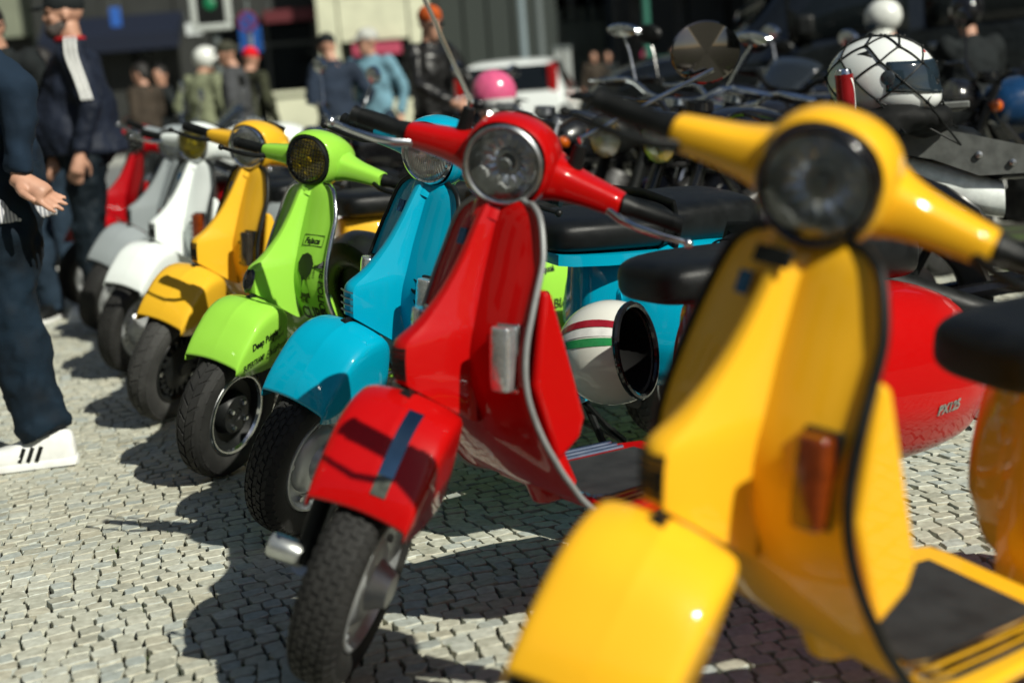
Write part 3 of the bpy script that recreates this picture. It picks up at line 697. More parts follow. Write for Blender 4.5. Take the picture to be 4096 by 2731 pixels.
    q = MB(); q.prism([(-.98, .30), (-1.5, .30), (-1.46, .16), (-1.30, .13), (-1.05, .14), (-.95, .24)], -.10, .04); q.build('engine', simple('engine_dark', (.02, .02, .02), .7), body, bevel=.02)
    q = MB(); q.tube([(-1.0, -.12, .20), (-1.15, -.14, .14), (-1.38, -.12, .14)], [.02, .045, .045], 14); q.build('exhaust', STEEL, body)
    wheel(root, 'rear_wheel', (-1.26, 0, .212), None, o.get('rim', 'silver'), 'block')
    # ---------------- stand
    q = MB(); q.tube([(-.80, .09, .26), (-.83, .16, .12), (-.85, .205, .012 + math.sin(lean) * .1)], .011, 8); q.tube([(-.85, .19, .012), (-.85, .235, .012)], .016, 8); q.build('side_stand', BLACK, root)
    q = MB(); q.tube([(-.78, -.12, .25), (-.86, -.13, .16), (-.93, -.13, .10)], .010, 8); q.tube([(-.78, .12, .25), (-.86, .13, .16), (-.93, .13, .10)], .010, 8); q.tube([(-.93, -.13, .10), (-.93, .13, .10)], .010, 8); q.build('centre_stand', BLACK, root)
    q = MB(); q.tube([(-.50, -.07, .285), (-.47, -.075, .33), (-.45, -.075, .335)], .008, 8); q.box((-.44, -.075, .34), (.03, .028, .006)); q.build('brake_pedal', BLACK, root)
    # ---------------- seat
    s_ = MB(); rows = []
    for x, hw, z0, z1 in crom(o.get('seat_prof') or [(-.655, .045, .715, .755), (-.665, .085, .705, .775), (-.70, .112, .70, .792), (-.80, .135, .70, .800), (-.95, .148, .70, .802), (-1.00, .148, .70, .806), (-1.02, .148, .70, .822), (-1.10, .145, .70, .832), (-1.28, .138, .70, .835), (-1.37, .125, .702, .825), (-1.40, .10, .71, .80), (-1.41, .05, .72, .775)], 34):
        row = []
        for y, z in superell(0, (z0 + z1) / 2, hw, (z1 - z0) / 2, 28, 3.4): row.append((x, y, z))
        rows.append(row)
    s_.grid(rows, cu=True, cap0=True, cap1=True); seat = s_.build('seat', LEATHER, root, rear, sharp=60)
    q = MB()
    q.tube([(-.985, y, z) for y, z in superell(0, .752, .150, .0565, 32, 3.4)] , .0028, 5); q.build('seat_seam', BLACK, seat, rear)
    if o.get('seat_base'):
        q = MB(); q.prism([(-.665, -.085), (-.70, -.112), (-.80, -.136), (-.95, -.149), (-1.28, -.139), (-1.39, -.10), (-1.39, .10), (-1.28, .139), (-.95, .149), (-.80, .136), (-.70, .112), (-.665, .085)], .672, .702, 'z'); q.build('seat_base', o['seat_base'], seat, rear)
    q = MB(); q.tube([(-1.02, .150, .70), (-1.03, .154, .76), (-1.03, .13, .826), (-1.03, 0, .836), (-1.03, -.13, .826), (-1.03, -.154, .76), (-1.02, -.150, .70)], .006, 6, sx=2.4); q.build('grab_strap', BLACK, seat, rear)
    # ---------------- headset (turns)
    h = MB(); rows = []
    hp = [(-.335, .080, .080, .962), (-.345, .086, .086, .962), (-.37, .090, .089, .962), (-.41, .090, .086, .961), (-.46, .083, .074, .957), (-.51, .066, .055, .950), (-.545, .042, .034, .943), (-.556, .018, .015, .940)]
    for x, ry, rz, cz in crom(hp, 22):
        rows.append([(x, y, z) for y, z in superell(0, cz, ry, rz, 36, 2.25)])
    h.grid(rows, cu=True, cap1=True)
    for s in (-1, 1):
        rows = []
        for y, cx, cz, rx, rz in crom([(.03, -.425, .948, .060, .052), (.075, -.423, .946, .055, .047), (.10, -.422, .944, .046, .038), (.135, -.422, .941, .038, .031), (.175, -.425, .937, .033, .027), (.218, -.429, .932, .029, .0235), (.222, -.43, .932, .026, .021)], 18):
            rows.append([(x, s * y, z) for x, z in superell(cx, cz, rx, rz, 24, 3.2)])
        h.grid(rows, cu=True, cap1=True)
    hd = h.build('headset', o.get('headmat', col), root, st, sharp=50)
    h = MB(); h.tube([Vector((-.435, 0, .925)), Vector((-.41, 0, .89)), Vector((-.365, 0, .855)), Vector((-.35, 0, .835))], [.045, .046, .044, .040], 20); h.build('steering_neck', col, hd, st)
    lm = o.get('lamp', 'clear')
    h = MB()
    rimM = {'clear': STEEL, 'rib': CHROME, 'mesh': BLACK, 'yellow': CHROME, 'ring': GLOSSBLACK}[lm]
    rr = .0775 if lm != 'ring' else .0785; xr = HX + (.0 if lm != 'ring' else .012)
    h.lathe([(.066 if lm != 'ring' else 0.069, xr - .008), (.068 if lm != 'ring' else .0705, xr + .003), (.0725 if lm != 'ring' else .075, xr + .006), (rr, xr + .002), (rr + .001, xr - .012)], (0, 0, HZ), 'x', 44); rimo = h.build('lamp_rim', rimM, hd, st)
    h = MB(); rows = []
    for ri, (rr_, xx) in enumerate([(.068, -.004), (.058, -.016), (.044, -.027), (.028, -.035), (.0155, -.038)]):
        rows.append([(xr + xx + (.0030 * math.cos(math.pi * kk) if 0 < ri < 4 else 0), math.sin(2 * math.pi * kk / 28) * rr_, HZ + math.cos(2 * math.pi * kk / 28) * rr_) for kk in range(28)])
    h.grid(rows, cu=True); h.build('reflector', reflector(), hd, st)
    h = MB(); h.lathe([(.0125, xr - .040), (.0125, xr - .014), (.009, xr - .009), (.001, xr - .009)], (0, 0, HZ), 'x', 18); h.build('bulb', simple('bulb_shield', (.35, .36, .37), .3, .7) if lm in ('clear', 'ring') else WHITEP, hd, st)
    h = MB(); h.lathe([(.025, xr - .033), (.022, xr - .026), (.016, xr - .028)], (0, 0, HZ), 'x', 24); h.build('bulb_ring', simple('lamp_ring', (.55, .56, .54), .35, .3), hd, st)
    h = MB(); lp = [(.0685, xr + .001), (.064, xr + .006), (.05, xr + .011), (.03, xr + .0145), (.012, xr + .016), (.0005, xr + .016)]
    h.lathe(lp, (0, 0, HZ), 'x', 40)
    h.build('lamp_glass', {'clear': thin_glass('lamp_clear', (.95, .96, .96)), 'ring': thin_glass('lamp_clear', (.95, .96, .96)), 'rib': thin_glass('lamp_fluted', (.85, .87, .87), .35, .10, 7), 'mesh': thin_glass('lamp_yellow', (.97, .80, .06), .06), 'yellow': thin_glass('lamp_fluted_yellow', (.97, .84, .05), .15, .10, 6)}[lm], hd, st)
    if lm == 'mesh':
        h = MB()
        for k in range(-6, 7):
            v = k * .0105; e = math.sqrt(max(.069 ** 2 - v * v, 1e-6))
            h.tube([(xr + .019 - .012 * (y * e / .069) ** 2, y * e, HZ + v) for y in (-1, -.5, 0, .5, 1)], .0011, 5)
            h.tube([(xr + .019 - .012 * (y * e / .069) ** 2, v, HZ + y * e) for y in (-1, -.5, 0, .5, 1)], .0011, 5)
        h.build('lamp_grille', BLACK, hd, st)
    h = MB(); h.tube([(-.485, 0, .985), (-.50, 0, 1.022)], [.045, .042], 20); h.build('speedometer', BLACK, hd, st)
    gm = o.get('gripmat', BLACK); lv = o.get('levermat', CHROME)
    for s in (-1, 1):
        g = MB(); g.tube([(-.43, s * .222, .932), (-.432, s * .23, .932), (-.434, s * .25, .9315), (-.437, s * .335, .930), (-.438, s * .345, .930)], [.021, .021, .0165, .0165, .019], 16); 
        for k in range(14): g.tube([(-.434, s * (.256 + k * .0055), .9313), (-.434, s * (.258 + k * .0055), .9313)], .0176, 14)
        gr = g.build('grip', gm, hd, st)
        g = MB(); g.tube([(-.405, s * .20, .923), (-.385, s * .235, .918), (-.375, s * .27, .917), (-.378, s * .32, .916), (-.385, s * .362, .916)], [.008, .0085, .0075, .0062, .0055], 10, sx=.7); g.ball((-.386, s * .370, .916), .010); g.build('lever', lv, hd, st)
        g = MB(); g.box((-.447, s * .185, .925), (.016, .020, .014)); g.build('switch_block', BLACK, hd, st, bevel=.004)
    for (s, tip) in o.get('mirrors', []):
        g = MB(); base = Vector((-.425, s * .115, .975)); g.tube([base, base + Vector((0, 0, .045))], [.016, .012], 14); mr = g.build('mirror_boot', BLACK, hd, st)
        a = st(base + Vector((0, 0, .04))); bq = root.matrix_basis.inverted() @ Vector(tip)
        g = MB(); k1 = a + (st(Vector((0, 0, 1))) - st(Vector((0, 0, 0)))) * .02; g.tube(crom([tuple(a), tuple(k1), tuple(k1.lerp(bq, .06)), tuple(bq)], 14), .0045, 8); g.build('mirror_stem', CHROME, mr)
        if o.get('mirror_head') == s:
            n_ = (root.matrix_basis.to_quaternion().inverted() @ Vector((.35, -.90, -.08))).normalized(); Q = n_.to_track_quat('Z', 'Y').to_matrix()
            cc = bq + Q @ Vector((0, .0, -.012))
            up = root.matrix_basis.to_quaternion().inverted() @ Vector((-.2, 0, 1))
            g = MB(); g.lathe([(.001, -.022), (.045, -.018), (.066, -.006), (.070, .002), (.066, .005), (.001, .005)], (0, 0, 0), 'z', 36, Matrix.Diagonal((1.15, .9, 1))); g.build('mirror_head', o.get('mirrormat', simple('chrome_dark_reflection', (.22, .20, .18), .10, 1., .1, 10)), mr, lambda p: cc + Q @ p + up * .035)  # brownish tint puts mirrored dark surroundings into the chrome colour
    return dict(root=root, st=st, fend=fend, fd=fd, shield=shd, sh=sh, horn=horn, hc=hc, cowl=cowl_ob, cowl_mb=cowl_mb, headset=hd)

# ------------------------------------------------------------------ people
def cloth(name, col, rough=.85, var=.18, bump=.35):
    return simple(name, col, rough, 0, var, 9, bump, 240, spec=.25)
SKIN = simple('skin', (.46, .25, .17), .5, 0, .12, 22, .1, 300); HAIRD = simple('dark_hair', (.012, .010, .009), .6, 0, .3, 60, .5, 300)
_ctex = bpy.data.textures.new('folds', 'CLOUDS'); _ctex.noise_scale = .13; _ctex.noise_depth = 2
_ctex2 = bpy.data.textures.new('fine_folds', 'CLOUDS'); _ctex2.noise_scale = .05
def fuse(mb, name, mat, parent, voxel, folds=0., smooth=4):
    """one continuous skin over the shapes in mb"""
    o = mb.build(name, mat, parent, sharp=0)
    q = o.modifiers.new('fuse', 'REMESH'); q.mode = 'VOXEL'; q.voxel_size = voxel; q.use_smooth_shade = True
    q = o.modifiers.new('smooth', 'SMOOTH'); q.factor = .5; q.iterations = smooth
    if folds:
        q = o.modifiers.new('folds', 'DISPLACE'); q.texture = _ctex; q.strength = folds; q.mid_level = .5; q.texture_coords = 'LOCAL'
        q = o.modifiers.new('fine_folds', 'DISPLACE'); q.texture = _ctex2; q.strength = folds * .35; q.mid_level = .5; q.texture_coords = 'LOCAL'
    return o
def ell(mb, secs, n=18):
    """loft of horizontal ellipses: (x, y, z, rx, ry)"""
    mb.grid([[(cx + math.cos(2 * math.pi * k / n) * rx, cy + math.sin(2 * math.pi * k / n) * ry, z) for k in range(n)] for cx, cy, z, rx, ry in secs], cu=True, cap0=True, cap1=True)
def hand(mb, w, d, palm_n, size=1.0, curl=.5, spread=1.):
    """palm and five fingers from wrist w along d; palm_n is the way the palm faces"""
    w, d, pn = Vector(w), Vector(d).normalized(), Vector(palm_n); pn = (pn - d * pn.dot(d)).normalized(); sd = d.cross(pn)
    s = size
    mb.tube([w - d * .02 * s, w + d * .03 * s, w + d * .07 * s, w + d * .088 * s], [.026 * s, .033 * s, .037 * s, .033 * s], 12, sx=1)
    for k, (o_, ln, r_) in enumerate(((.030, .068, .0088), (.0105, .078, .0092), (-.0095, .074, .009), (-.028, .058, .0078))):
        p0 = w + d * .072 * s + sd * o_ * s; dd = (d + sd * o_ * 4 * spread).normalized(); a = curl * (.75 + .18 * k)
        p1 = p0 + (dd * math.cos(a * .4) + pn * math.sin(a * .4)) * ln * .45 * s; p2 = p1 + (dd * math.cos(a) + pn * math.sin(a)) * ln * .32 * s; p3 = p2 + (dd * math.cos(a * 1.5) + pn * math.sin(a * 1.5)) * ln * .26 * s
        mb.tube([p0, p1, p2, p3], [r_ * 1.1 * s, r_ * s, r_ * .92 * s, r_ * .7 * s], 9)
    t0 = w + d * .018 * s + sd * .028 * s; t1 = t0 + (d * .55 + sd * .75 + pn * .35).normalized() * .038 * s; t2 = t1 + (d * .85 + sd * .35 + pn * .3).normalized() * .030 * s; t3 = t2 + (d * .95 + sd * .1 + pn * .25).normalized() * .022 * s
    mb.tube([t0, t1, t2, t3], [.016 * s, .0125 * s, .0105 * s, .008 * s], 9)
def head(mb, c, M, s=1.0):
    """skull, jaw, brow, nose, lips and ears; M turns it, x is forward"""
    c = Vector(c)
    def B(p, r_): mb.ball(c + M @ (Vector(p) * s), tuple(q * s for q in r_), 16, 10, M)
    B((-.012, 0, .030), (.098, .077, .092)); B((.022, 0, -.035), (.066, .060, .082)); B((.052, 0, -.090), (.034, .036, .026)); B((.030, 0, -.070), (.05, .053, .04))
    B((.070, 0, .024), (.020, .055, .014)); B((.090, 0, -.018), (.016, .014, .018)); B((.082, 0, .005), (.014, .010, .028)); B((.080, 0, -.058), (.014, .024, .010))
    for e in (-1, 1): B((-.012, e * .078, -.008), (.020, .010, .033)); B((.06, e * .04, -.02), (.02, .022, .02))
def person(label, base, yaw, o):
    """o: h height; top, legs, shoe materials; joints override in a 1.75 m frame"""
    r_ = empty('person', base, label, 'person', o.get('group')); k = o.get('h', 1.75) / 1.75; r_.scale = (k, k, k); r_.rotation_euler = (0, 0, yaw); vx = o.get('voxel', .02)
    J = dict(pel=(0, 0, .95), che=(0, 0, 1.27), nek=(.0, 0, 1.47), hed=(.03, 0, 1.615), sL=(0, .185, 1.405), sR=(0, -.185, 1.405), eL=(-.03, .25, 1.13), eR=(-.03, -.25, 1.13), wL=(.05, .26, .90), wR=(.05, -.26, .90),
             hL=(0, .095, .93), hR=(0, -.095, .93), kL=(.03, .105, .50), kR=(.03, -.105, .50), aL=(-.01, .11, .085), aR=(-.01, -.11, .085)); J.update(o.get('J', {}))
    J = {a: Vector(b) for a, b in J.items()}; belly = o.get('belly', 0.); Mh = Matrix.Rotation(o.get('turn', 0), 3, 'Z') @ Matrix.Rotation(o.get('nod', 0), 3, 'Y')
    # the body: one skin from crown to feet
    b = MB(); head(b, J['hed'], Mh); b.tube([J['nek'] - Vector((.01, 0, .06)), J['nek'], J['hed'] - Vector((.02, 0, .05))], [.075, .058, .055], 14)
    ell(b, [(*J['pel'].lerp(J['pel'], 0)[:2], J['pel'].z - .06, .10, .14), (J['pel'].x, J['pel'].y, J['pel'].z + .08, .105, .145), (*J['che'][:2], J['che'].z - .08, .105, .15), (*J['che'][:2], J['che'].z + .05, .105, .165), (*J['nek'][:2], J['nek'].z - .05, .07, .10)])
    for s in 'LR':
        b.tube([J['s' + s], J['e' + s], J['w' + s]], [.045, .036, .026], 12); b.tube([J['h' + s], J['k' + s], J['a' + s]], [.075, .05, .036], 12)
        d = (J['w' + s] - J['e' + s]).normalized(); pn = Vector(o.get('palm' + s, (.2, -1 if s == 'L' else 1, 0))); hand(b, J['w' + s], o.get('hd' + s, d), pn, 1.05, o.get('curl', .6))
        b.tube([J['a' + s] - Vector((.03, 0, .03)), J['a' + s] + Vector((.10, 0, -.045)), J['a' + s] + Vector((.17, 0, -.055))], [.035, .035, .025], 10)
    fuse(b, 'body', o.get('skin', SKIN), r_, o.get('bvx', .009 if vx < .015 else .014), 0, 2)
    # top
    t = MB(); loose = o.get('loose', 1.)
    pz = J['pel'].z; hem = o.get('hem', -.06)
    ell(t, [(J['pel'].x, J['pel'].y, pz + hem, .135 * loose + belly, .178 * loose), (J['pel'].x + belly * .6, J['pel'].y, pz + .08, .138 * loose + belly, .180 * loose), (J['che'].x + belly * .3, J['che'].y, J['che'].z - .12, .135 * loose + belly * .7, .180 * loose),
            (J['che'].x, J['che'].y, J['che'].z + .02, .132 * loose, .190 * loose), (*J['che'].lerp(J['nek'], .5)[:2], J['che'].z + .12, .115 * loose, .175), (*J['nek'][:2], J['nek'].z - .03, .078, .10), (J['nek'].x + .005, J['nek'].y, J['nek'].z + .015, .066, .068)])
    for s in 'LR':
        t.ball(J['s' + s], (.082, .075, .085)); w = J['w' + s]; e = J['e' + s]; w2 = e.lerp(w, o.get('sleeve', .93))
        t.tube([J['s' + s].lerp(J['che'], .15), J['s' + s], J['s' + s].lerp(e, .5), e, e.lerp(w2, .5), w2.lerp(e, .06), w2], [.085, .075, .067, .060, .053, .046, .043], 16)
    tp = fuse(t, o.get('top_name', 'jacket'), o['top'], r_, vx, o.get('folds', .036))
    # legs
    t = MB(); ell(t, [(J['pel'].x, J['pel'].y, pz - .13, .13, .165), (J['pel'].x, J['pel'].y, pz - .03, .133 + belly * .5, .172), (J['pel'].x, J['pel'].y, pz + .07, .125 + belly * .5, .165)])
    for s in 'LR':
        h_, kn, a = J['h' + s], J['k' + s], J['a' + s]; a2 = a + Vector((0, 0, o.get('hemz', -.035)))
        lw = o.get('legw', 1.); t.tube([h_ + Vector((0, 0, .03)), h_.lerp(kn, .3), h_.lerp(kn, .7), kn.lerp(h_, .1), kn, kn.lerp(a, .15), kn.lerp(a, .4), kn.lerp(a, .62), kn.lerp(a, .72), kn.lerp(a, .80), kn.lerp(a, .87), kn.lerp(a, .93), a2], [q_ * lw for q_ in (.10, .102, .090, .080, .086, .078, .080, .074, .082, .072, .083, .073, .080)], 18)
    fuse(t, 'trousers', o['legs'], r_, vx, o.get('folds', .036) * 1.3)
    if o.get('shoes', True):
        for s in 'LR':
            a = J['a' + s]; fy = o.get('toe' + s, 0.); M = Matrix.Rotation(fy, 3, 'Z'); q = MB(); rows = []
            for x, w, z1 in crom([(-.085, .022, .045), (-.075, .036, .085), (-.03, .041, .098), (.03, .043, .088), (.09, .049, .062), (.15, .047, .048), (.185, .034, .038), (.20, .015, .03)], 18):
                rows.append([tuple(Vector((a.x, a.y, 0)) + M @ Vector((x, yy, max(zz, 0) - .0))) for yy, zz in superell(0, z1 / 2 + .012, w, z1 / 2 + .012, 18, 2.8)])
            q.grid(rows, cu=True, cap0=True, cap1=True); sh_ = q.build('shoe', o.get('shoe', BLACK), r_)
            q = MB(); rows = []
            for x, w in crom([(-.09, .02), (-.078, .039), (-.02, .044), (.04, .046), (.10, .052), (.155, .049), (.19, .035), (.206, .015)], 18): rows.append([tuple(Vector((a.x, a.y, 0)) + M @ Vector((x, yy, zz))) for yy, zz in superell(0, .014, w, .014, 14, 5)])
            q.grid(rows, cu=True, cap0=True, cap1=True); q.build('sole', o.get('sole', WHITEP), sh_)
            if o.get('stripes'):
                for kk in range(3):
                    for e in (-1, 1):
                        q = MB(); q.box(tuple(Vector((a.x, a.y, 0)) + M @ Vector((.022 + kk * .026, e * .0445, .052))), (.006, .0035, .024), M @ Matrix.Rotation(R(-24), 3, 'Y')); q.build('stripe', BLACK, sh_)
                q = MB()
                for kk in range(5): q.tube([tuple(Vector((a.x, a.y, 0)) + M @ Vector((.035 + kk * .017, yy, .098 - kk * .008 - abs(yy) * .25))) for yy in (-.024, 0, .024)], .0032, 6)
                q.build('laces', WHITEP, sh_)
    hc = J['hed']
    def HB(mb, p, rr): mb.ball(hc + Mh @ Vector(p), rr, 18, 12, Mh)
    hw = o.get('hat')
    if hw in (None, 'hair'):
        q = MB(); HB(q, (-.026, 0, .042), (.098, .083, .094)); HB(q, (-.055, 0, -.01), (.062, .078, .075)); fuse(q, 'hair', o.get('hatmat', HAIRD), r_, .014, .012, 2)
    elif hw == 'cap':
        q = MB(); HB(q, (-.014, 0, .055), (.108, .087, .082)); ob = fuse(q, 'cap', o['hatmat'], r_, .012, 0, 2)
        q = MB(); rows = []
        for a in range(9):
            an = R(-62 + a * 15.5); rows.append([tuple(hc + Mh @ Vector((.06 + math.cos(an) * l * .105, math.sin(an) * (.058 + .026 * l), .052 - .022 * l * l))) for l in (0, .33, .66, 1)])
        q.grid(rows); q.build('peak', o['hatmat'], ob, solid=.005)
    elif hw == 'bandana':
        q = MB(); HB(q, (-.012, 0, .050), (.106, .086, .085)); HB(q, (-.11, .0, .0), (.03, .02, .04)); fuse(q, 'bandana', o['hatmat'], r_, .012, .006, 2)
    elif hw == 'helmet':
        q = MB(); HB(q, (-.01, 0, .035), (.142, .122, .125)); ob = q.build('helmet', o['hatmat'], r_)
        q = MB(); HB(q, (.03, 0, .0), (.112, .112, .06)); q.build('visor', o.get('visor', GLOSSBLACK), ob)
        if o.get('full'): q = MB(); HB(q, (.045, 0, -.085), (.105, .105, .05)); q.build('chin_bar', o['hatmat'], ob)
    if o.get('glasses'):
        q = MB()
        for e in (-1, 1):
            q.ball(hc + Mh @ Vector((.088, e * .033, .008)), (.009, .028, .019), 10, 7, Mh); q.tube([tuple(hc + Mh @ Vector(p)) for p in ((.085, e * .058, .012), (.02, e * .081, .012), (-.02, e * .083, .008))], .004, 6)
        q.build('sunglasses', GLOSSBLACK, r_)
    if o.get('beard'):
        q = MB(); HB(q, (.052, 0, -.082), (.048, .058, .045)); HB(q, (.02, 0, -.055), (.055, .0645, .05)); fuse(q, 'beard', simple('grey_beard', (.06, .05, .045), .8, 0, .4, 90, .5, 300), r_, .011, .006, 1)
    if o.get('backpack'):
        q = MB(); q.box((-.20, 0, 1.20), (.09, .15, .22)); bp = fuse(q, 'backpack', o['backpack'], r_, .02, .02)
        q = MB(); q.ball((-.30, .02, 1.17), (.012, .075, .10)); q.build('badge', WHITEP, bp)
    if o.get('stripe'):       # three light stripes along shoulder and sleeve
        bv = None
        for s in 'LR':
            for kk in range(3):
                q = MB(); off = (kk - 1) * .024; pts = [(J['nek'].x + off * .6 - .005, J['nek'].lerp(J['s' + s], .25).y, J['nek'].z + .025 - .012), tuple(J['s' + s].lerp(J['nek'], .35) + Vector((off, 0, .060)))]
                sg = 1 if s == 'L' else -1
                pts += [tuple(J['s' + s] + Vector((off, sg * .062, .055))), tuple(J['s' + s] + Vector((off, sg * .082, -.02))), tuple(J['s' + s].lerp(J['e' + s], .5) + Vector((off * .9, sg * .076, 0))), tuple(J['s' + s].lerp(J['e' + s], .88) + Vector((off * .9, sg * .068, 0)))]
                q.tube(crom(pts, 16), .0075, 8, sx=1.0); q.build('stripe', WHITEP, tp)
    return r_
def foot(px, py): p = unproj(px, py, z=0); return (p.x, p.y, 0)
def stand_at(px, head_py, d, h):
    p = unproj(px, head_py, d=d); return (p.x, p.y, 0)
NAVY = cloth('navy_wool', (.008, .018, .034)); DENIMD = cloth('dark_denim', (.004, .011, .020), .8, .45, .6); TRACK = cloth('track_top', (.010, .014, .026), .6); TRACKL = cloth('track_legs', (.004, .009, .014), .7)
LEATHJ = simple('leather_jacket', (.010, .010, .010), .35, 0, .3, 12, .4, 60); DENIM = cloth('blue_denim', (.14, .27, .34)); GREYC = cloth('grey_hoodie', (.055, .058, .062)); OLIVEC = cloth('olive_shirt', (.19, .21, .13)); BROWNC = cloth('brown_jacket', (.045, .035, .026)); DARKC = cloth('dark_jacket', (.012, .015, .016)); CAMO = cloth('camo_jacket', (.035, .038, .022), .85, .7); JEANS = cloth('jeans', (.015, .028, .045))
sw = person('man in navy jumper, jeans and white trainers walking out of frame, open hand behind him', foot(180, 1832), R(190), dict(h=1.80, top=NAVY, legs=DENIMD, shoe=WHITEP, stripes=True, voxel=.0125, bvx=.006, top_name='jumper', loose=1.12, belly=.03, folds=.038, legw=1.12, hemz=.02, hem=-.10, curl=.15,
     J=dict(pel=(.06, 0, .95), che=(.15, 0, 1.25), nek=(.20, 0, 1.45), hed=(.26, 0, 1.59), sL=(.13, .19, 1.38), sR=(.17, -.19, 1.38), eL=(-.10, .27, 1.16), wL=(-.075, .28, .905), eR=(.2, -.25, 1.13), wR=(.4, -.2, 1.0), kL=(.03, .11, .50), aL=(-.03, .12, .085), kR=(.22, -.1, .52), aR=(.26, -.10, .10), hL=(-.01, .10, .93)),
     hdL=(-.75, .15, -.62), palmL=(-.5, .55, .65)))
q = MB(); ell(q, [(.05, 0, .775, .19, .238), (.05, 0, .84, .188, .236), (.06, 0, .90, .16, .20)], 28); 
def stripe_cloth():
    m, t, b = nodes('striped_shirt'); tc = t.nodes.new('ShaderNodeTexCoord'); w = t.nodes.new('ShaderNodeTexWave'); w.inputs['Scale'].default_value = 32; w.bands_direction = 'X'; L(t, tc.outputs['Object'], w.inputs['Vector']); r_ = ramp(t, w.outputs['Fac'], .35, .6, (.62, .62, .64), (.25, .26, .30)); L(t, r_.outputs[0], b.inputs['Base Color']); b.inputs['Roughness'].default_value = .85; return m
fuse(q, 'shirt_tail', stripe_cloth(), sw, .0125, .012)
tm = person('bearded man in navy tracksuit with three white sleeve stripes and black cap', foot(425, 1270), R(193), dict(h=1.80, top=TRACK, legs=TRACKL, shoe=WHITEP, voxel=.0135, top_name='track_top', loose=1.17, belly=.08, hat='cap', hatmat=DARKC, beard=True, stripe=True, turn=R(5), folds=.045, legw=1.05,
     J=dict(eL=(-.06, .27, 1.13), wL=(.02, .27, .88), eR=(.0, -.25, 1.13), wR=(.12, -.24, .93), che=(.0, 0, 1.27)), curl=.5))
q = MB(); q.tube([(.01 + .07 * math.cos(a), .07 * math.sin(a), 1.485) for a in [i * math.pi / 6 for i in range(13)]], .014, 8); q.build('red_collar', cloth('red_cloth', (.35, .01, .015)), tm)
RIDER = dict(pel=(0, 0, .80), che=(.06, 0, 1.11), nek=(.09, 0, 1.31), hed=(.13, 0, 1.455), sL=(.08, .185, 1.245), sR=(.08, -.185, 1.245), eL=(.22, .27, 1.02), eR=(.22, -.27, 1.02), wL=(.45, .24, .98), wR=(.45, -.24, .98), hL=(0, .11, .78), hR=(0, -.11, .78), kL=(.42, .20, .66), kR=(.42, -.20, .66), aL=(.26, .21, .19), aR=(.26, -.21, .19))
def far_person(label, px, hy, d, o, yaw):
    d = d * .87 if d < 25 else d; rr = random.Random(int(px) + 5); o = dict(o)
    if 'J' not in o:      # everyone stands a little differently
        J = {}
        for s, e in (('L', 1), ('R', -1)):
            m_ = rr.choice((0, 0, 1, 2))
            if m_ == 0: J['e' + s] = (rr.uniform(-.08, .06), e * rr.uniform(.22, .30), 1.13); J['w' + s] = (J['e' + s][0] + rr.uniform(.0, .14), e * rr.uniform(.2, .3), .90)
            elif m_ == 1: J['e' + s] = (rr.uniform(-.05, .08), e * .26, 1.13); J['w' + s] = (.24, e * rr.uniform(.02, .16), rr.uniform(1.05, 1.22))
            else: J['e' + s] = (-.06, e * .34, 1.15); J['w' + s] = (.04, e * .20, .98)
        lx = rr.uniform(-.03, .03); J['che'] = (lx, rr.uniform(-.02, .02), 1.27); J['hed'] = (.03 + lx + rr.uniform(0, .04), rr.uniform(-.03, .03), 1.605); o['J'] = J
    o.setdefault('turn', rr.uniform(-.7, .7)); o.setdefault('nod', rr.uniform(0, .3)); o.setdefault('folds', .05)
    return person(label, stand_at(px, hy, d, 1.75), yaw, o)
crowd = 'bystanders behind the parked bikes'
fp = far_person
fp('man at the left edge with dark hair and sunglasses, dark top', -25, 70, 9.2, dict(top=DARKC, legs=JEANS, glasses=True, group=crowd, h=1.78), R(-100))
fp('man with sunglasses in dark green jacket behind the tracksuit man', 165, 170, 12.5, dict(top=cloth('dark_green', (.010, .022, .018)), legs=JEANS, glasses=True, group=crowd, h=1.66), R(185))
fp('man in brown jacket with dark hair, back half turned', 565, 245, 18, dict(top=BROWNC, legs=DARKC, group=crowd, h=1.66), R(150))
fp('dark haired man in black jacket next to the brown jacket', 632, 235, 19.5, dict(top=DARKC, legs=JEANS, group=crowd, h=1.66), R(215))
fp('person in olive shirt wearing a white helmet, seen from behind', 795, 190, 17.5, dict(top=OLIVEC, legs=JEANS, hat='helmet', hatmat=simple('helmet_white', (.7, .72, .68), .25, coat=.6), group=crowd, h=1.74), R(60))
fp('man in grey hoodie seen from behind', 925, 165, 16.5, dict(top=GREYC, legs=JEANS, group=crowd, h=1.76, hat='cap', hatmat=cloth('olive_cap', (.05, .05, .035))), R(175))
fp('person in red cap and camouflage jacket with a backpack', 985, 185, 17.5, dict(top=CAMO, legs=JEANS, hat='cap', hatmat=cloth('red_cap', (.55, .008, .015)), backpack=cloth('black_pack', (.012, .012, .012)), group=crowd, h=1.72), R(50))
fp('person in dark vest over pale grey sleeves bending over a bike', 1325, 185, 15.5, dict(top=cloth('navy_vest', (.02, .03, .05)), legs=DARKC, hat='cap', hatmat=DARKC, group=crowd, h=1.72), R(120))
fp('man in blue denim jacket with pale cap and sunglasses', 1475, 150, 16, dict(top=DENIM, legs=JEANS, hat='cap', hatmat=cloth('pale_cap', (.42, .43, .40)), glasses=True, group=crowd, h=1.76), R(-110))
fp('rider in black leather jacket and orange bandana with sunglasses', 1715, 160, 12.2, dict(top=LEATHJ, legs=DARKC, hat='bandana', hatmat=cloth('orange_cloth', (.40, .07, .012)), glasses=True, group=crowd, h=1.72, J=dict(eL=(.12, .28, 1.16), wL=(.36, .16, 1.02), eR=(.12, -.28, 1.16), wR=(.36, -.16, 1.02))), R(-40))
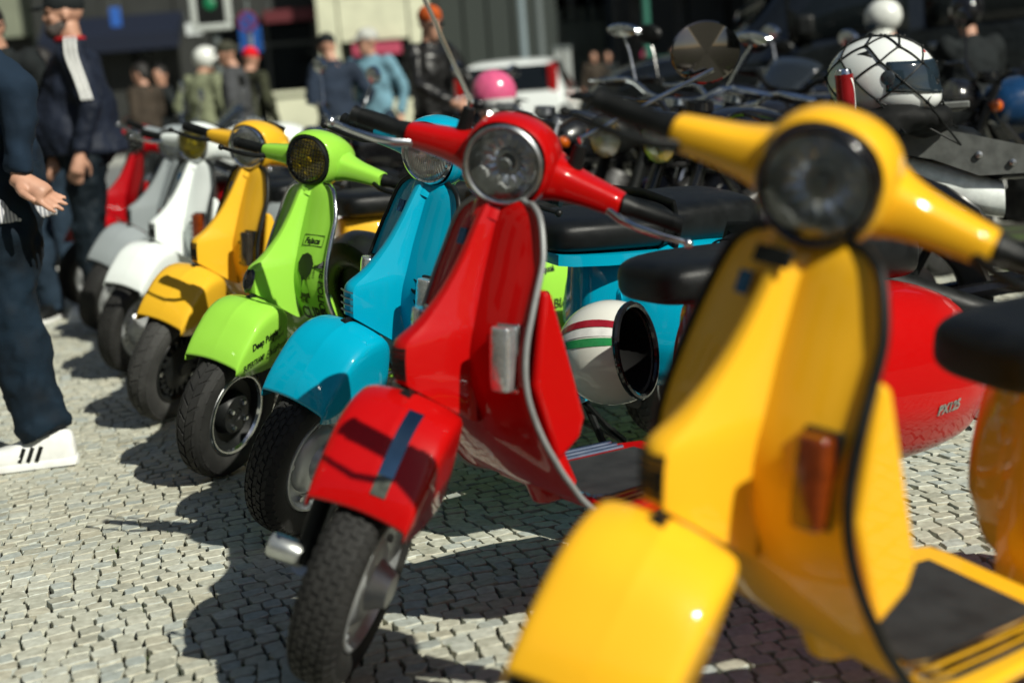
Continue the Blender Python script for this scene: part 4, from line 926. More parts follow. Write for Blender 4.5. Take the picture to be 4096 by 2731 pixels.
fp('pedestrian in dark clothes on the far kerb beside the posts', 2375, 262, 33, dict(top=BROWNC, legs=JEANS, group='pedestrians on the far kerb', voxel=.03), R(-90))
fp('second dark pedestrian on the far kerb, in black', 2432, 258, 34, dict(top=DARKC, legs=DARKC, group='pedestrians on the far kerb', voxel=.03), R(-60))
fp('pedestrian with pink hat and white top by the green lamp post', 2588, 222, 36, dict(top=cloth('white_top', (.5, .5, .5)), legs=JEANS, hat='cap', hatmat=cloth('pink_hat', (.6, .05, .18)), group='pedestrians on the far kerb', voxel=.03), R(-120))
fp('pedestrian in coral red top on the far kerb', 2695, 205, 36, dict(top=cloth('coral', (.62, .09, .07)), legs=cloth('beige', (.3, .25, .2)), group='pedestrians on the far kerb', voxel=.03), R(-80))
fp('pedestrian in bright blue top beyond the round mirror', 2965, 170, 33, dict(top=cloth('bright_blue', (.02, .11, .25)), legs=DARKC, group='pedestrians on the far kerb', voxel=.03), R(-100))
fp('person in black with white and navy full face helmet in front of the van', 3605, 85, 11.2, dict(J=RIDER, top=DARKC, legs=DARKC, hat='helmet', hatmat=simple('helmet_white', (.7, .72, .68), .25, coat=.6), visor=simple('navy_visor', (.02, .05, .09), .15, coat=.5), full=True, group=crowd, h=1.60), R(175))
fp('person in black with black helmet and blond hair near the right edge', 3900, 70, 10.6, dict(J=RIDER, top=DARKC, legs=DARKC, hat='helmet', hatmat=GLOSSBLACK, group=crowd, h=1.58), R(100))

# ------------------------------------------------------------------ motorcycles
ENG = simple('engine_metal', (.10, .10, .10), .45, .8, .3, 25, .3, 90)
def bike_wheel(root, name, x, R0, w, spokes=6, mat=None, y=0., xf=None):
    t = MB(); t.lathe([(R0 * .70, -w * .42), (R0 * .82, -w * .5), (R0 * .93, -w * .46), (R0 * .985, -w * .3), (R0, 0), (R0 * .985, w * .3), (R0 * .93, w * .46), (R0 * .82, w * .5), (R0 * .70, w * .42)], (x, y, R0), n=36); o = t.build(name, RUBBER, root, xf)
    t = MB(); t.lathe([(R0 * .71, -w * .4), (R0 * .66, -w * .34), (R0 * .66, w * .34), (R0 * .71, w * .4)], (x, y, R0), n=36)
    for k in range(spokes):
        a = 2 * math.pi * k / spokes; t.tube([(x + math.cos(a) * .03, y, R0 + math.sin(a) * .03), (x + math.cos(a) * R0 * .67, y, R0 + math.sin(a) * R0 * .67)], .016 if spokes < 9 else .004, 6)
    t.lathe([(.001, -w * .55), (.045, -w * .5), (.05, 0), (.045, w * .5), (.001, w * .55)], (x, y, R0), n=18); t.build('rim', mat or BLACK, o, xf)
    t = MB(); t.lathe([(.08, w * .62), (.14, w * .62), (.14, w * .68), (.08, w * .68)], (x, y, R0), n=28, close=True); t.build('brake_disc', STEEL, o, xf)
    return o
def motorcycle(label, loc, yaw, lean, o):
    r_ = empty('motorcycle', loc, label, 'motorcycle', 'motorcycles parked behind the scooters'); r_.rotation_mode = 'QUATERNION'
    r_.rotation_quaternion = (Matrix.Rotation(yaw, 3, 'Z') @ Matrix.Rotation(-lean, 3, 'X')).to_quaternion()
    tk = o.get('tank', GLOSSBLACK); st_ = o.get('style', 'naked'); ch = o.get('metal', CHROME); R0 = .30; wb = 1.42
    bike_wheel(r_, 'front_wheel', wb / 2, R0, .12, o.get('spokes', 6), o.get('rim')); bike_wheel(r_, 'rear_wheel', -wb / 2, R0, .16, o.get('spokes', 6), o.get('rim'))
    f = MB()
    for s in (-1, 1): f.tube([(wb / 2, s * .10, R0), (wb / 2 - .16, s * .10, .62), (wb / 2 - .30, s * .10, .96)], [.03, .026, .022], 12)
    fk = f.build('fork', o.get('fork', ch), r_)
    f = MB(); f.grid([[(wb / 2 + math.cos(a) * .325, y, R0 + math.sin(a) * .325 - abs(y) * .25) for y in (-.07, -.04, 0, .04, .07)] for a in [R(20 + i * 14) for i in range(11)]]); f.build('front_fender', tk, r_, solid=.004)
    f = MB()
    for s in (-1, 1): f.tube(crom([(.42, s * .04, .86), (.25, s * .12, .62), (.02, s * .15, .38), (-.35, s * .14, .40), (-.50, s * .12, .62), (-.80, s * .09, .76)], 14), .018, 8)
    f.tube([(-.28, .10, .36), (-wb / 2, .10, R0)], .026, 8); f.tube([(-.28, -.10, .36), (-wb / 2, -.10, R0)], .026, 8); f.build('frame', GLOSSBLACK, r_)
    f = MB(); f.box((0, 0, .36), (.20, .13, .12)); f.tube([(.05, 0, .42), (.16, 0, .66)], [.11, .10], 16); f.tube([(-.02, 0, .42), (-.13, 0, .64)], [.11, .10], 16)
    for s in (-1, 1): f.lathe([(.001, s * .19), (.09, s * .185), (.105, s * .15), (.105, s * .12)], (-.02, 0, .35), n=22)
    f.build('engine', ENG, r_, bevel=.02)
    f = MB(); f.tube(crom([(.18, -.12, .55), (.28, -.16, .40), (.15, -.17, .22), (-.30, -.17, .22), (-.55, -.19, .30), (-.85, -.20, .42)], 16), [.022] * 9 + [.03, .045, .05, .05, .05, .048, .045], 12); f.build('exhaust', ch, r_)
    f = MB(); rows = []
    for x, w, z0, z1 in crom([(.40, .05, .80, .86), (.36, .12, .74, .92), (.22, .15, .72, .965), (.05, .145, .71, .955), (-.08, .11, .70, .89), (-.14, .07, .70, .82)], 18): rows.append([(x, y, z) for y, z in superell(0, (z0 + z1) / 2, w, (z1 - z0) / 2, 22, 2.5)])
    f.grid(rows, cu=True, cap0=True, cap1=True); f.build('tank', tk, r_)
    f = MB(); rows = []
    for x, w, z0, z1 in crom([(-.08, .07, .70, .80), (-.15, .12, .69, .80), (-.32, .14, .68, .79), (-.42, .13, .69, .81), (-.48, .115, .72, .86), (-.70, .10, .76, .89), (-.80, .06, .79, .87)], 18): rows.append([(x, y, z) for y, z in superell(0, (z0 + z1) / 2, w, (z1 - z0) / 2, 20, 3)])
    f.grid(rows, cu=True, cap0=True, cap1=True); f.build('seat', LEATHER, r_)
    f = MB(); rows = []
    for x, w, z0, z1 in crom([(-.38, .12, .56, .68), (-.55, .12, .60, .75), (-.75, .09, .68, .81), (-.92, .05, .74, .82)], 10): rows.append([(x, y, z) for y, z in superell(0, (z0 + z1) / 2, w, (z1 - z0) / 2, 18, 3)])
    f.grid(rows, cu=True, cap0=True, cap1=True); tl_ = f.build('tail', tk, r_); f = MB(); f.box((-.93, 0, .79), (.02, .05, .025)); f.build('tail_light', REDL, tl_, bevel=.008)
    f = MB(); f.tube([(-.85, 0, .74), (-.98, 0, .55)], .012, 6); f.box((-1.0, 0, .50), (.006, .10, .075), Matrix.Rotation(R(15), 3, 'Y')); f.build('number_plate', WHITEP, tl_)
    hb = o.get('bar', 1.06); wbar = o.get('bw', .38); f = MB(); f.tube(crom([(.33, -wbar, hb - .02), (.40, -wbar * .55, hb), (.42, -.10, hb - .06), (.42, .10, hb - .06), (.40, wbar * .55, hb), (.33, wbar, hb - .02)], 18), .0125, 8); hbar = f.build('handlebar', ch, r_)
    for s in (-1, 1):
        f = MB(); f.tube([(.345, s * (wbar - .13), hb - .015), (.325, s * (wbar + .01), hb - .022)], .019, 10); f.build('grip', BLACK, hbar)
        f = MB(); f.tube([(.40, s * (wbar - .16), hb), (.42, s * (wbar - .06), hb - .01), (.40, s * (wbar + .02), hb - .015)], [.009, .008, .006], 8); f.build('lever', ch, hbar)
        if not o.get('mirrors', True): continue
        f = MB(); f.tube([(.38, s * .22, hb), (.36, s * .27, hb + .12), (.35, s * .31, hb + .19)], .006, 6); ms = f.build('mirror_stem', ch, hbar)
        f = MB(); f.lathe([(.001, -.025), (.05, -.018), (.062, 0), (.055, .006), (.001, .006)], (0, 0, 0), 'x', 22, Matrix.Diagonal((1, 1.25, .8)) if o.get('roundm', True) else Matrix.Diagonal((1, 1.4, .5))); f.build('mirror_head', ch if o.get('chromem', True) else BLACK, ms, lambda p, s=s: Vector((-p.x, p.y, p.z)) + Vector((.35, s * .31, hb + .21)))
    if st_ in ('naked', 'cruiser'):
        hz = .88; rr = .095; f = MB(); f.lathe([(rr * .2, .34), (rr * .7, .37), (rr * .98, .44), (rr, .49), (rr * .95, .505)], (0.10, 0, hz), 'x', 28); hl = f.build('headlamp', ch, r_)
        f = MB(); f.lathe([(rr * .93, .498), (rr * .7, .46), (rr * .3, .435), (.001, .43)], (.10, 0, hz), 'x', 26); f.build('reflector', reflector(), hl)
        f = MB(); f.lathe([(rr * .95, .50), (rr * .6, .515), (.001, .522)], (.10, 0, hz), 'x', 26); f.build('lamp_glass', thin_glass('lamp_fluted', (.85, .87, .87), .35, .10, 7), hl)
        for s in (-1, 1):
            f = MB(); f.ball((.47, s * .19, .86), (.03, .03, .03)); f.tube([(.46, s * .10, .86), (.46, s * .17, .86)], .008, 6); f.build('indicator', AMBER, fk)
        f = MB(); f.lathe([(.001, .0), (.05, .0), (.055, -.03), (.03, -.06)], (.40, 0, 1.0), 'z', 20); f.build('speedometer', ch, hbar)
    else:
        f = MB(); rows = []
        for x, w, z0, z1 in crom([(.80, .05, .72, .84), (.74, .12, .66, .93), (.62, .19, .56, 1.00), (.45, .23, .46, 1.00), (.25, .23, .40, .88), (.05, .20, .40, .72)], 16): rows.append([(x, y, z) for y, z in superell(0, (z0 + z1) / 2, w, (z1 - z0) / 2, 24, 2.4)])
        f.grid(rows, cu=True, cap0=True, cap1=True); fa = f.build('fairing', tk, r_)
        for s in (-1, 1): f = MB(); f.ball((.755, s * .055, .82), (.035, .045, .028)); f.build('headlamp', thin_glass('lamp_clear', (.95, .96, .96)), fa)
        f = MB(); f.grid([[(.72 - i * .055, math.sin(a) * (.13 + .02 * i), .92 + i * .045 - .06 * (1 - math.cos(a))) for a in [R(-70 + j * 20) for j in range(8)]] for i in range(6)]); f.build('windscreen', simple('smoked_screen', (.02, .025, .03), .08, 0, .1, coat=.6), fa, solid=.004)
    f = MB(); f.tube([(.0, .14, .26), (.04, .30, .03)], .012, 8); f.build('side_stand', BLACK, r_)
    return r_
M_WHITE = simple('bike_white', (.72, .76, .74), .25, coat=.6); M_BLUE = simple('bike_blue', (.006, .035, .10), .2, coat=.8)
M_WINE = simple('bike_wine', (.09, .006, .008), .2, coat=.8)
def at_d(px, d):
    p = unproj(px, 500, d=d); return (p.x, p.y, 0)
def at_lamp(px, py, d, yaw, lx=.60):
    """where a bike stands when its headlamp is seen there"""
    p = unproj(px, py, d=d); return (p.x - math.cos(yaw) * lx, p.y - math.sin(yaw) * lx, 0)
motorcycle('white sports motorcycle with full fairing behind the yellow scooter', at_d(1180, 11.5), R(200), R(8), dict(style='sport', tank=M_WHITE, chromem=False))
motorcycle('black and chrome cruiser whose round headlamp shows above the blue scooter seat', at_lamp(2520, 632, 6.3, R(236)), R(236), R(8), dict(tank=GLOSSBLACK, bar=1.06, bw=.42, roundm=False))
motorcycle('black motorcycle with wine red tank, right of the cruiser', at_d(2860, 7.6), R(228), R(8), dict(tank=M_WINE, metal=GLOSSBLACK, chromem=False))
motorcycle('black roadster with wide bars in front of the van', at_d(3060, 6.7), R(224), R(8), dict(tank=GLOSSBLACK, bar=1.02, fork=GLOSSBLACK, mirrors=False))
motorcycle('black motorcycle with dark fairing close to the van', at_d(3330, 9.2), R(215), R(7), dict(style='sport', tank=GLOSSBLACK, chromem=True))
motorcycle('dark blue motorcycle at the right edge below the helmeted people', at_d(4180, 7.4), R(195), R(7), dict(tank=M_BLUE, metal=GLOSSBLACK, bar=1.02))
motorcycle('black motorcycle with chrome pipes behind the lime scooter', at_d(1560, 8.6), R(214), R(8), dict(tank=GLOSSBLACK))
motorcycle('grey and chrome motorcycle beside the white sports bike', at_d(930, 12.2), R(205), R(8), dict(tank=simple('bike_grey', (.10, .11, .12), .25, coat=.6)))
motorcycle('black motorcycle ridden by the man in the orange bandana', at_d(1800, 11.0), R(-40), R(3), dict(tank=GLOSSBLACK, bar=1.02))
motorcycle('black motorcycle with chrome fork behind the red scooter headset', at_d(2600, 8.2), R(226), R(8), dict(tank=GLOSSBLACK, bar=1.0, metal=BLACK, mirrors=False))
motorcycle('olive black motorcycle left of the van', at_d(3000, 10.4), R(230), R(8), dict(tank=simple('bike_olive', (.02, .024, .012), .3, coat=.5), metal=BLACK))

motorcycle('black motorcycle with black bars just behind the blue scooter seat', at_d(2720, 6.4), R(222), R(8), dict(tank=GLOSSBLACK, metal=BLACK, mirrors=False, bar=1.0))
motorcycle('black motorcycle half hidden behind the yellow headset', at_d(2990, 5.7), R(218), R(8), dict(tank=GLOSSBLACK, metal=GLOSSBLACK, mirrors=False, bar=.98))
motorcycle('charcoal motorcycle low behind the red scooter bars', at_d(2330, 7.3), R(224), R(8), dict(tank=simple('bike_charcoal', (.012, .013, .014), .25, coat=.6), metal=STEEL, mirrors=False, bar=.98))
motorcycle('black motorcycle beside the touring bike, under the van', at_d(3330, 6.9), R(212), R(8), dict(tank=GLOSSBLACK, metal=BLACK, mirrors=False))

# ------------------------------------------------------------------ cars
CARG = simple('car_glass', (.006, .008, .009), .06, 0, .1)
def car(label, name, loc, yaw, paintm, prof, W, o):
    """prof: side outline stations (x, z_low, z_belt, z_roof, half width low, half width roof)"""
    r_ = empty(name, loc, label, o.get('cat', 'car')); r_.scale = (o.get('scale', 1),) * 3; r_.rotation_euler = (0, 0, yaw)
    b = MB(); rows = []
    for x, zl, zb, zr, hw, hr in crom(prof, 34):
        rows.append([(x, -hw * .92, zl), (x, -hw, zl + .12), (x, -hw, zb - .22), (x, -hw * .985, zb), (x, -(hw + hr) / 2, (zb + zr) / 2), (x, -hr, zr - .03), (x, -hr * .8, zr), (x, 0, zr + .015), (x, hr * .8, zr), (x, hr, zr - .03), (x, (hw + hr) / 2, (zb + zr) / 2), (x, hw * .985, zb), (x, hw, zb - .22), (x, hw, zl + .12), (x, hw * .92, zl)])
    b.grid(rows, cap0=True, cap1=True); bd = b.build('body', paintm, r_, sharp=0, subsurf=2)
    for (x0, x1) in o['wins']:
        for s in (-1, 1):
            q = MB(); pts = []
            def side(x, u):
                x_, zl, zb, zr, hw, hr = min(crom(prof, 60), key=lambda t_: abs(t_[0] - x)); return (x, s * (hw * .985 + (hr - hw * .985) * u + .006), zb + .03 + (zr - .08 - zb) * u)
            n = 7; q.grid([[side(x0 + (x1 - x0) * i / n, u) for u in (0, .33, .66, 1)] for i in range(n + 1)]); q.build('side_window', CARG, bd, solid=.006)
    for (c_, h_, ry) in o['ends']:
        q = MB(); q.box(c_, h_, Matrix.Rotation(R(ry), 3, 'Y')); q.build('windscreen' if c_[0] > 0 else 'rear_window', CARG, bd, bevel=.03)
    for x in o['axles']:
        for s in (-1, 1): bike_wheel(r_, 'wheel', x, o.get('wr', .30), .19, 5, STEEL, s * (W - .09))
    for (nm, c_, h_, m_) in o['bits']: q = MB(); q.box(c_, h_); q.build(nm, m_, bd, bevel=min(h_) * .5)
    return r_
hp = [(-1.92, .36, .62, .70, .76, .70), (-1.86, .30, .95, 1.02, .80, .70), (-1.70, .26, .98, 1.36, .82, .60), (-1.45, .24, .98, 1.45, .83, .60), (-.4, .22, .97, 1.49, .83, .61), (.45, .22, .95, 1.42, .83, .58), (.95, .22, .93, 1.05, .83, .66), (1.5, .24, .84, .90, .80, .66), (1.85, .30, .66, .72, .74, .60), (1.93, .36, .55, .60, .66, .5)]
p = unproj(2096, 330, d=20.5)
car('white hatchback seen from behind on the street', 'parked_car', (p.x, p.y + 1.9, 0), R(82), paint('car_white', (.72, .76, .75)), hp, .83, dict(wins=[(-1.35, -.45), (-.35, .55)], ends=[((-1.80, 0, 1.20), (.012, .60, .19), 22), ((.72, 0, 1.20), (.01, .58, .24), -58)], axles=[-1.2, 1.2],
    bits=[('tail_lamp', (-1.80, .66, 1.08), (.06, .07, .30), REDL), ('tail_lamp', (-1.80, -.66, 1.08), (.06, .07, .30), REDL), ('bumper', (-1.93, 0, .45), (.06, .74, .14), paint('car_white', (.72, .76, .75))), ('number_plate', (-2.0, 0, .55), (.01, .26, .055), WHITEP), ('wiper', (-1.86, 0, 1.02), (.01, .2, .012), BLACK)]))
vp = [(-2.35, .40, .95, 1.10, .88, .80), (-2.25, .32, 1.08, 1.70, .92, .72), (-1.9, .28, 1.10, 1.82, .93, .74), (-.5, .26, 1.08, 1.88, .94, .75), (.5, .26, 1.05, 1.80, .94, .72), (1.15, .28, 1.02, 1.18, .93, .76), (1.9, .32, .95, 1.02, .90, .74), (2.25, .40, .70, .80, .82, .66)]
p = unproj(3760, 300, d=11.6)
car('black van behind the helmets at the right', 'parked_van', (p.x - .15, p.y + .4, 0), R(172), simple('van_black', (.006, .007, .007), .12, 0, .2, coat=.8), vp, .94, dict(cat='van', scale=1.18, wins=[(-1.9, -.9), (-.8, .0), (.1, .85)], ends=[((.83, 0, 1.46), (.01, .68, .36), -62)], axles=[-1.45, 1.45], wr=.34,
    bits=[('bumper', (2.2, 0, .5), (.08, .8, .12), BLACK), ('door_mirror', (.75, 1.02, 1.16), (.06, .10, .07), BLACK), ('door_mirror', (.75, -1.02, 1.16), (.06, .10, .07), BLACK), ('door_handle', (-.1, .955, .98), (.09, .012, .018), CHROME)]))

# ------------------------------------------------------------------ the row of scooters
AMBERD = simple('dark_amber_lens', (.17, .028, .003), .12, 0, .25, 60, .4, 150, coat=.8)
P = dict(red=(-0.326, 2.648, R(214.3), R(2.7), R(44.3)), yel=(0.024, 1.799, R(211.2), R(7.2), R(37.7)), green=(-0.869, 4.318, R(218.6), R(2.3), R(27.7)), blue=(-0.549, 3.660, R(214.7), R(8.5), R(25.4)),
 yellow2=(-1.226, 5.200, R(215.8), R(3.8), R(33.0)), white=(-1.613, 6.263, R(223.4), R(3.1), R(23.9)), silver=(-2.062, 7.568, R(214.7), R(9.9), R(34.1)), red8=(-2.50, 8.75, R(214), R(6), R(28)))
RED = paint('red_paint', (.43, .003, .003)); YEL = paint('yellow_paint', (.88, .46, .018)); LIME = paint('lime_paint', (.29, .62, .06)); LIME_ = LIME
CYAN = paint('cyan_paint', (.0, .31, .47)); WHITE = paint('white_paint', (.74, .79, .77)); SILV = paint('silver_grey_paint', (.26, .29, .30)); YEL2 = paint('chrome_yellow_paint', (.76, .43, .025))
sY = scooter('amber yellow scooter with black ringed headlamp, nearest the camera', P['yel'], YEL, dict(lamp='ring', rdrop=.045, ind=AMBERD, ind_sides=(1,), trim=BLACK, levermat=BLACK))
sR = scooter('red scooter with long chrome mirror stems and grey edged leg shield', P['red'], RED, dict(lamp='clear', rdrop=.03, ind=CLEARI, ind_chrome=True, trim=GREYP, trim_r=.006, cap=True, mirrors=[(-1, unproj(1690, -20, d=2.75)), (1, unproj(2850, 280, d=2.95))], mirror_head=1))
sB = scooter('cyan blue scooter with fluted headlamp between the red and lime ones', P['blue'], CYAN, dict(lamp='rib', ind=CLEARI, vents=1, horn='slots', seat_base=CYAN, levermat=BLACK, glove=False))
sG = scooter('lime green scooter covered in band names, with yellow meshed headlamp', P['green'], LIME, dict(lamp='mesh', rim='dish', tread='diag', horn='oval', spare=1, trim=CHROME, glove=False, levermat=BLACK, scale=.965, badge=False))
sY2 = scooter('yellow scooter with black vents, between the lime and white ones', P['yellow2'], YEL2, dict(lamp='rib', rim='black', tread='smooth', cdx=.13, ind=SMOKE, vents=1, levermat=BLACK))
sW = scooter('white scooter with yellow headlamp glass', P['white'], WHITE, dict(lamp='yellow', rim='slots', ind=AMBERD, vents=1))
sS = scooter('silver grey scooter beyond the white one', P['silver'], SILV, dict(lamp='clear', rim='silver'))
sR8 = scooter('dark red scooter at the far end of the row', P['red8'], paint('dark_red_paint', (.36, .004, .008)), dict(lamp='clear'))

# ------------------------------------------------------------------ lettering and stickers
INK = simple('black_ink', (.006, .012, .006), .4, 0, .2)
def letter(part, bv, txt, size, o, u, v, d, mat=INK, xf=None, name='lettering', lift=.0030, **kw):
    vs_, fs = text_tris(txt, size, **kw); mb = lay(vs_, fs, bv, o, u, v, d, lift); return mb.build(name, mat, part, xf, sharp=0)
def ribbon(part, bv, pts, w, o, u, v, d, mat, xf=None, name='sticker', lift=.0042):
    vs_, fs = strip_shape(pts, w); return lay(vs_, fs, bv, o, u, v, d, lift).build(name, mat, part, xf, sharp=0)
bv = bvh_of(sG['fd']); U = (-1, 0, .18); V = (.1, 0, 1); D = (.0, -1, -.35); F = sG['fend']; st = sG['st']
letter(F, bv, 'SUPERTRAMP', .027, (.072, .2, .426), U, V, D, xf=st, sx=.62, bold=.0006)
letter(F, bv, 'Deep Purple', .032, (.036, .2, .482), U, V, D, xf=st, bold=.0012, sx=.8)
letter(F, bv, 'Elvis', .038, (-.032, .2, .438), U, V, D, xf=st, shear=.45, sx=.85)
letter(F, bv, 'Presley', .034, (-.085, .2, .448), U, V, D, xf=st, shear=.45, sx=.8)
letter(F, bv, 'Lynyrd', .022, (-.045, .2, .505), U, V, D, xf=st, shear=.3); letter(F, bv, 'Skynyrd', .022, (-.055, .2, .484), U, V, D, xf=st, shear=.3)
bv = bvh_of(sG['sh']); U = (0, 1, 0); V = (-.25, 0, 1); D = (-1, 0, -.2); F = sG['shield']
def SL(t_, s_, y, z, **kw): letter(F, bv, t_, s_, (0, y - .035, z), kw.pop('U', U), kw.pop('V', V), D, **kw)
SL('Fajaca', .026, .100, .765, shear=.3, bold=.001)
ribbon(F, bv, [(-.006, -.008), (.078, -.008), (.078, .026), (-.006, .026), (-.006, -.010)], .0014, (0, .065, .765), U, V, D, INK)
SL('THE POLICE', .036, .196, .720, U=(0, -.12, -1), V=(0, 1, -.12), bold=.0012, sx=.9)
SL('FOR THE', .012, .150, .70, U=(0, -.12, -1), V=(0, 1, -.12)); SL('BENEFIT', .012, .165, .70, U=(0, -.12, -1), V=(0, 1, -.12))
SL('THE', .020, .098, .578, bold=.001); SL('CURE', .050, .092, .530, bold=.0015, sx=.85)
SL('The Beach', .020, .100, .500, shear=.4); SL('Boys', .032, .112, .470, shear=.4); SL('The', .014, .12, .445); SL('BEATLES', .028, .098, .415, sx=.9, bold=.0006); SL('Muse', .026, .115, .375, shear=.3); SL('Oasis', .024, .12, .340, shear=.2)
q = MB(); fig = [(-.022, -.05), (.022, -.05), (.012, 0), (.016, .012), (.03, .03), (.034, .055), (.02, .08), (0, .088), (-.022, .08), (-.032, .055), (-.028, .03), (-.014, .012), (-.010, 0)]
fs = [(i, (i + 1) % len(fig), len(fig)) for i in range(len(fig))]; mb = lay(fig + [(0, .02)], fs, bv, (0, .092, .645), U, V, D, .004); mb.build('figure_print', INK, F, sharp=0)
RD[0] = 0
bv = bvh_of(MB().add([tuple(rear(p)) for p in sG['cowl_mb'].v], sG['cowl_mb'].f)); U = (-1, 0, 0); V = (0, -.3, 1); D = (0, -1, -.1)
for k, (t_, sz, sx) in enumerate((('Pixies', .040, 1.), ('Feat', .050, 1.), ('Jamiroquai', .030, 1.), ('GUNS', .045, 1.), ('Queen', .040, 1.1), ('KASABIAN', .046, .9), ('Genesis', .04, 1.))):
    letter(sG['cowl'], bv, t_, sz, (-.93 - .03 * (k % 3), .4, .62 - k * .042), U, V, D, sx=sx, shear=.2 * (k % 2), bold=.0008)
    letter(sG['cowl'], bv, ('U2', 'Blur', 'Nirvana', 'Kiss', 'Doors', 'Rush', 'Toto')[k], sz * .9, (-1.18 - .04 * (k % 2), .4, .62 - k * .042), U, V, D, shear=.3)
# red scooter: sticker on the fender, badge on the cowl
bv = bvh_of(sR['fd']); stick = simple('sky_tinted_tape', (.22, .36, .44), .07, 1., .2, 12)  # blue in the base colour stands for sky mirrored in the chrome strip
ribbon(sR['fend'], bv, [(0, -.045 + .012 * i) for i in range(12)], .0145, (.035, .026, .51), (0, 1, 0), (-.62, 0, .78), (-.78, 0, -.62), stick, sR['st'])
ribbon(sR['fend'], bv, [(0, -.082 + .0075 * i) for i in range(6)], .0145, (.035, .026, .51), (0, 1, 0), (-.62, 0, .78), (-.78, 0, -.62), simple('worn_tape', (.10, .11, .09), .35, .5, .4, 60), sR['st'])
RD[0] = .03
bv = bvh_of(MB().add([tuple(rear(p)) for p in sR['cowl_mb'].v], sR['cowl_mb'].f))
letter(sR['cowl'], bv, 'PX125', .030, (-1.285, .4, .335), (-1, 0, .02), (0, -.1, 1), (0, -1, 0), mat=CHROME, bold=.0012, shear=.25, name='badge_lettering', lift=.003)

# ------------------------------------------------------------------ helmets and luggage
def shell_pt(d, r_): return Vector((d.x * r_[0], d.y * r_[1], d.z * r_[2]))
def open_helmet(label, c, open_dir, up):
    r_ = empty('open_face_helmet', c, label, 'helmet'); X = Vector(open_dir).normalized(); Z = (Vector(up) - X * Vector(up).dot(X)).normalized(); Y = Z.cross(X); M = Matrix((X, Y, Z)).transposed()
    def S(th, ph, k=1.): return M @ Vector((-math.cos(th) * .145 * k, math.sin(th) * math.sin(ph) * .122 * k, math.sin(th) * math.cos(ph) * .135 * k))
    rows = [[S(R(2 + 118 * i / 16), 2 * math.pi * j / 32) for j in range(32)] for i in range(17)]
    q = MB(); q.grid(rows, cu=True, cap0=True); sh_ = q.build('shell', paint('helmet_cream', (.66, .66, .60), .25, .9, .05), r_)
    q = MB(); q.grid([[S(R(2 + 118 * i / 12), 2 * math.pi * j / 28, .88) for j in range(28)] for i in range(13)], cu=True, cap0=True); q.build('lining', DARK, r_)
    q = MB(); q.tube([S(R(120), 2 * math.pi * j / 36) for j in range(37)], .009, 8); q.build('rim_trim', GLOSSBLACK, r_)
    for k, m_ in enumerate((simple('stripe_red', (.30, .01, .02), .3, coat=.6), simple('stripe_white', (.72, .72, .70), .3, coat=.6), simple('stripe_green', (.02, .24, .07), .3, coat=.6))):
        q = MB(); a0 = 20 + k * 11 - 4; q.grid([[S(R(8 + 108 * i / 14), R(-(a0 + 22 + e * 9)), 1.009) for e in (0, .5, 1)] for i in range(15)]); q.build('stripe', m_, sh_)
    return r_
open_helmet('cream open face helmet with green white red stripe on the blue scooter floor', unproj(2445, 1410, d=3.72), (.80, -.50, .10), (-.35, .1, 1))
def full_helmet(label, c, yaw, tilt, s=1.):
    r_ = empty('full_face_helmet', c, label, 'helmet'); M = Matrix.Rotation(yaw, 3, 'Z') @ Matrix.Rotation(tilt, 3, 'Y')
    def S(az, el, k=1.):
        x = math.cos(el) * math.cos(az); y = math.cos(el) * math.sin(az); z = math.sin(el)
        p = Vector((x * .165, y * .125, z * .135 + .0))
        if x > 0 and z < 0: p.x += .035 * x * min(1, -z * 2.2)
        if x < -.4: p.x -= .02 * (-x - .4); 
        return M @ (p * k * s)
    q = MB(); q.grid([[S(2 * math.pi * j / 40, R(-58 + 148 * i / 22)) for j in range(40)] for i in range(23)], cu=True, cap0=True, cap1=True); sh_ = q.build('shell', paint('helmet_white_gloss', (.74, .77, .76), .22, .9, .03), r_)
    bv = bvh_of(q)
    q = MB(); q.grid([[S(R(-78 + 156 * j / 20), R(-14 + 44 * i / 8 + (-6 * abs(j - 10) / 10 if i > 5 else 0)), 1.012) for j in range(21)] for i in range(9)]); q.build('visor', simple('visor_dark', (.015, .025, .035), .06, 0, .1, coat=.9), r_, solid=.003)
    for e in (-1, 1):
        q = MB(); q.lathe([(.001, .004), (.018, .003), (.022, 0)], (0, 0, 0), 'y', 20); pp = S(R(76 * e), R(4), 1.02); q.build('visor_pivot', simple('pivot_dark', (.05, .06, .07), .25, .5), r_, lambda p: pp + M @ Vector((p.x, p.y * e, p.z)))
        q = MB(); q.add([S(R(e * 118), R(34), 1.006), S(R(e * 96), R(30), 1.006), S(R(e * 105), R(40), 1.006)], [(0, 1, 2)]); q.build('vent', BLACK, sh_, solid=.002)
    q = MB(); q.grid([[S(R(-14 + math.cos(a) * k_), R(42 + math.sin(a) * k_), 1.006) for a in [i * math.pi / 8 for i in range(16)]] for k_ in (.5, 4, 7)], cu=True, cap0=True); em = q.build('emblem', WHITEP, sh_)
    q = MB(); q.grid([[S(R(-14 + math.cos(a) * k_), R(42 + math.sin(a) * k_), 1.012) for a in [i * math.pi / 8 for i in range(16)]] for k_ in (.5, 3.5)], cu=True, cap0=True); q.build('emblem_centre', simple('emblem_red', (.4, .02, .03), .3), sh_)
    q = MB(); q.tube([S(2 * math.pi * j / 32, R(-57), 1.0) for j in range(33)], .012, 8); q.build('neck_trim', BLACK, r_)
    return r_, S
hc_ = unproj(3535, 318, d=4.55)
hm, HS = full_helmet('white full face helmet under a black cargo net with dark visor', hc_, R(-28), R(6), 1.0)
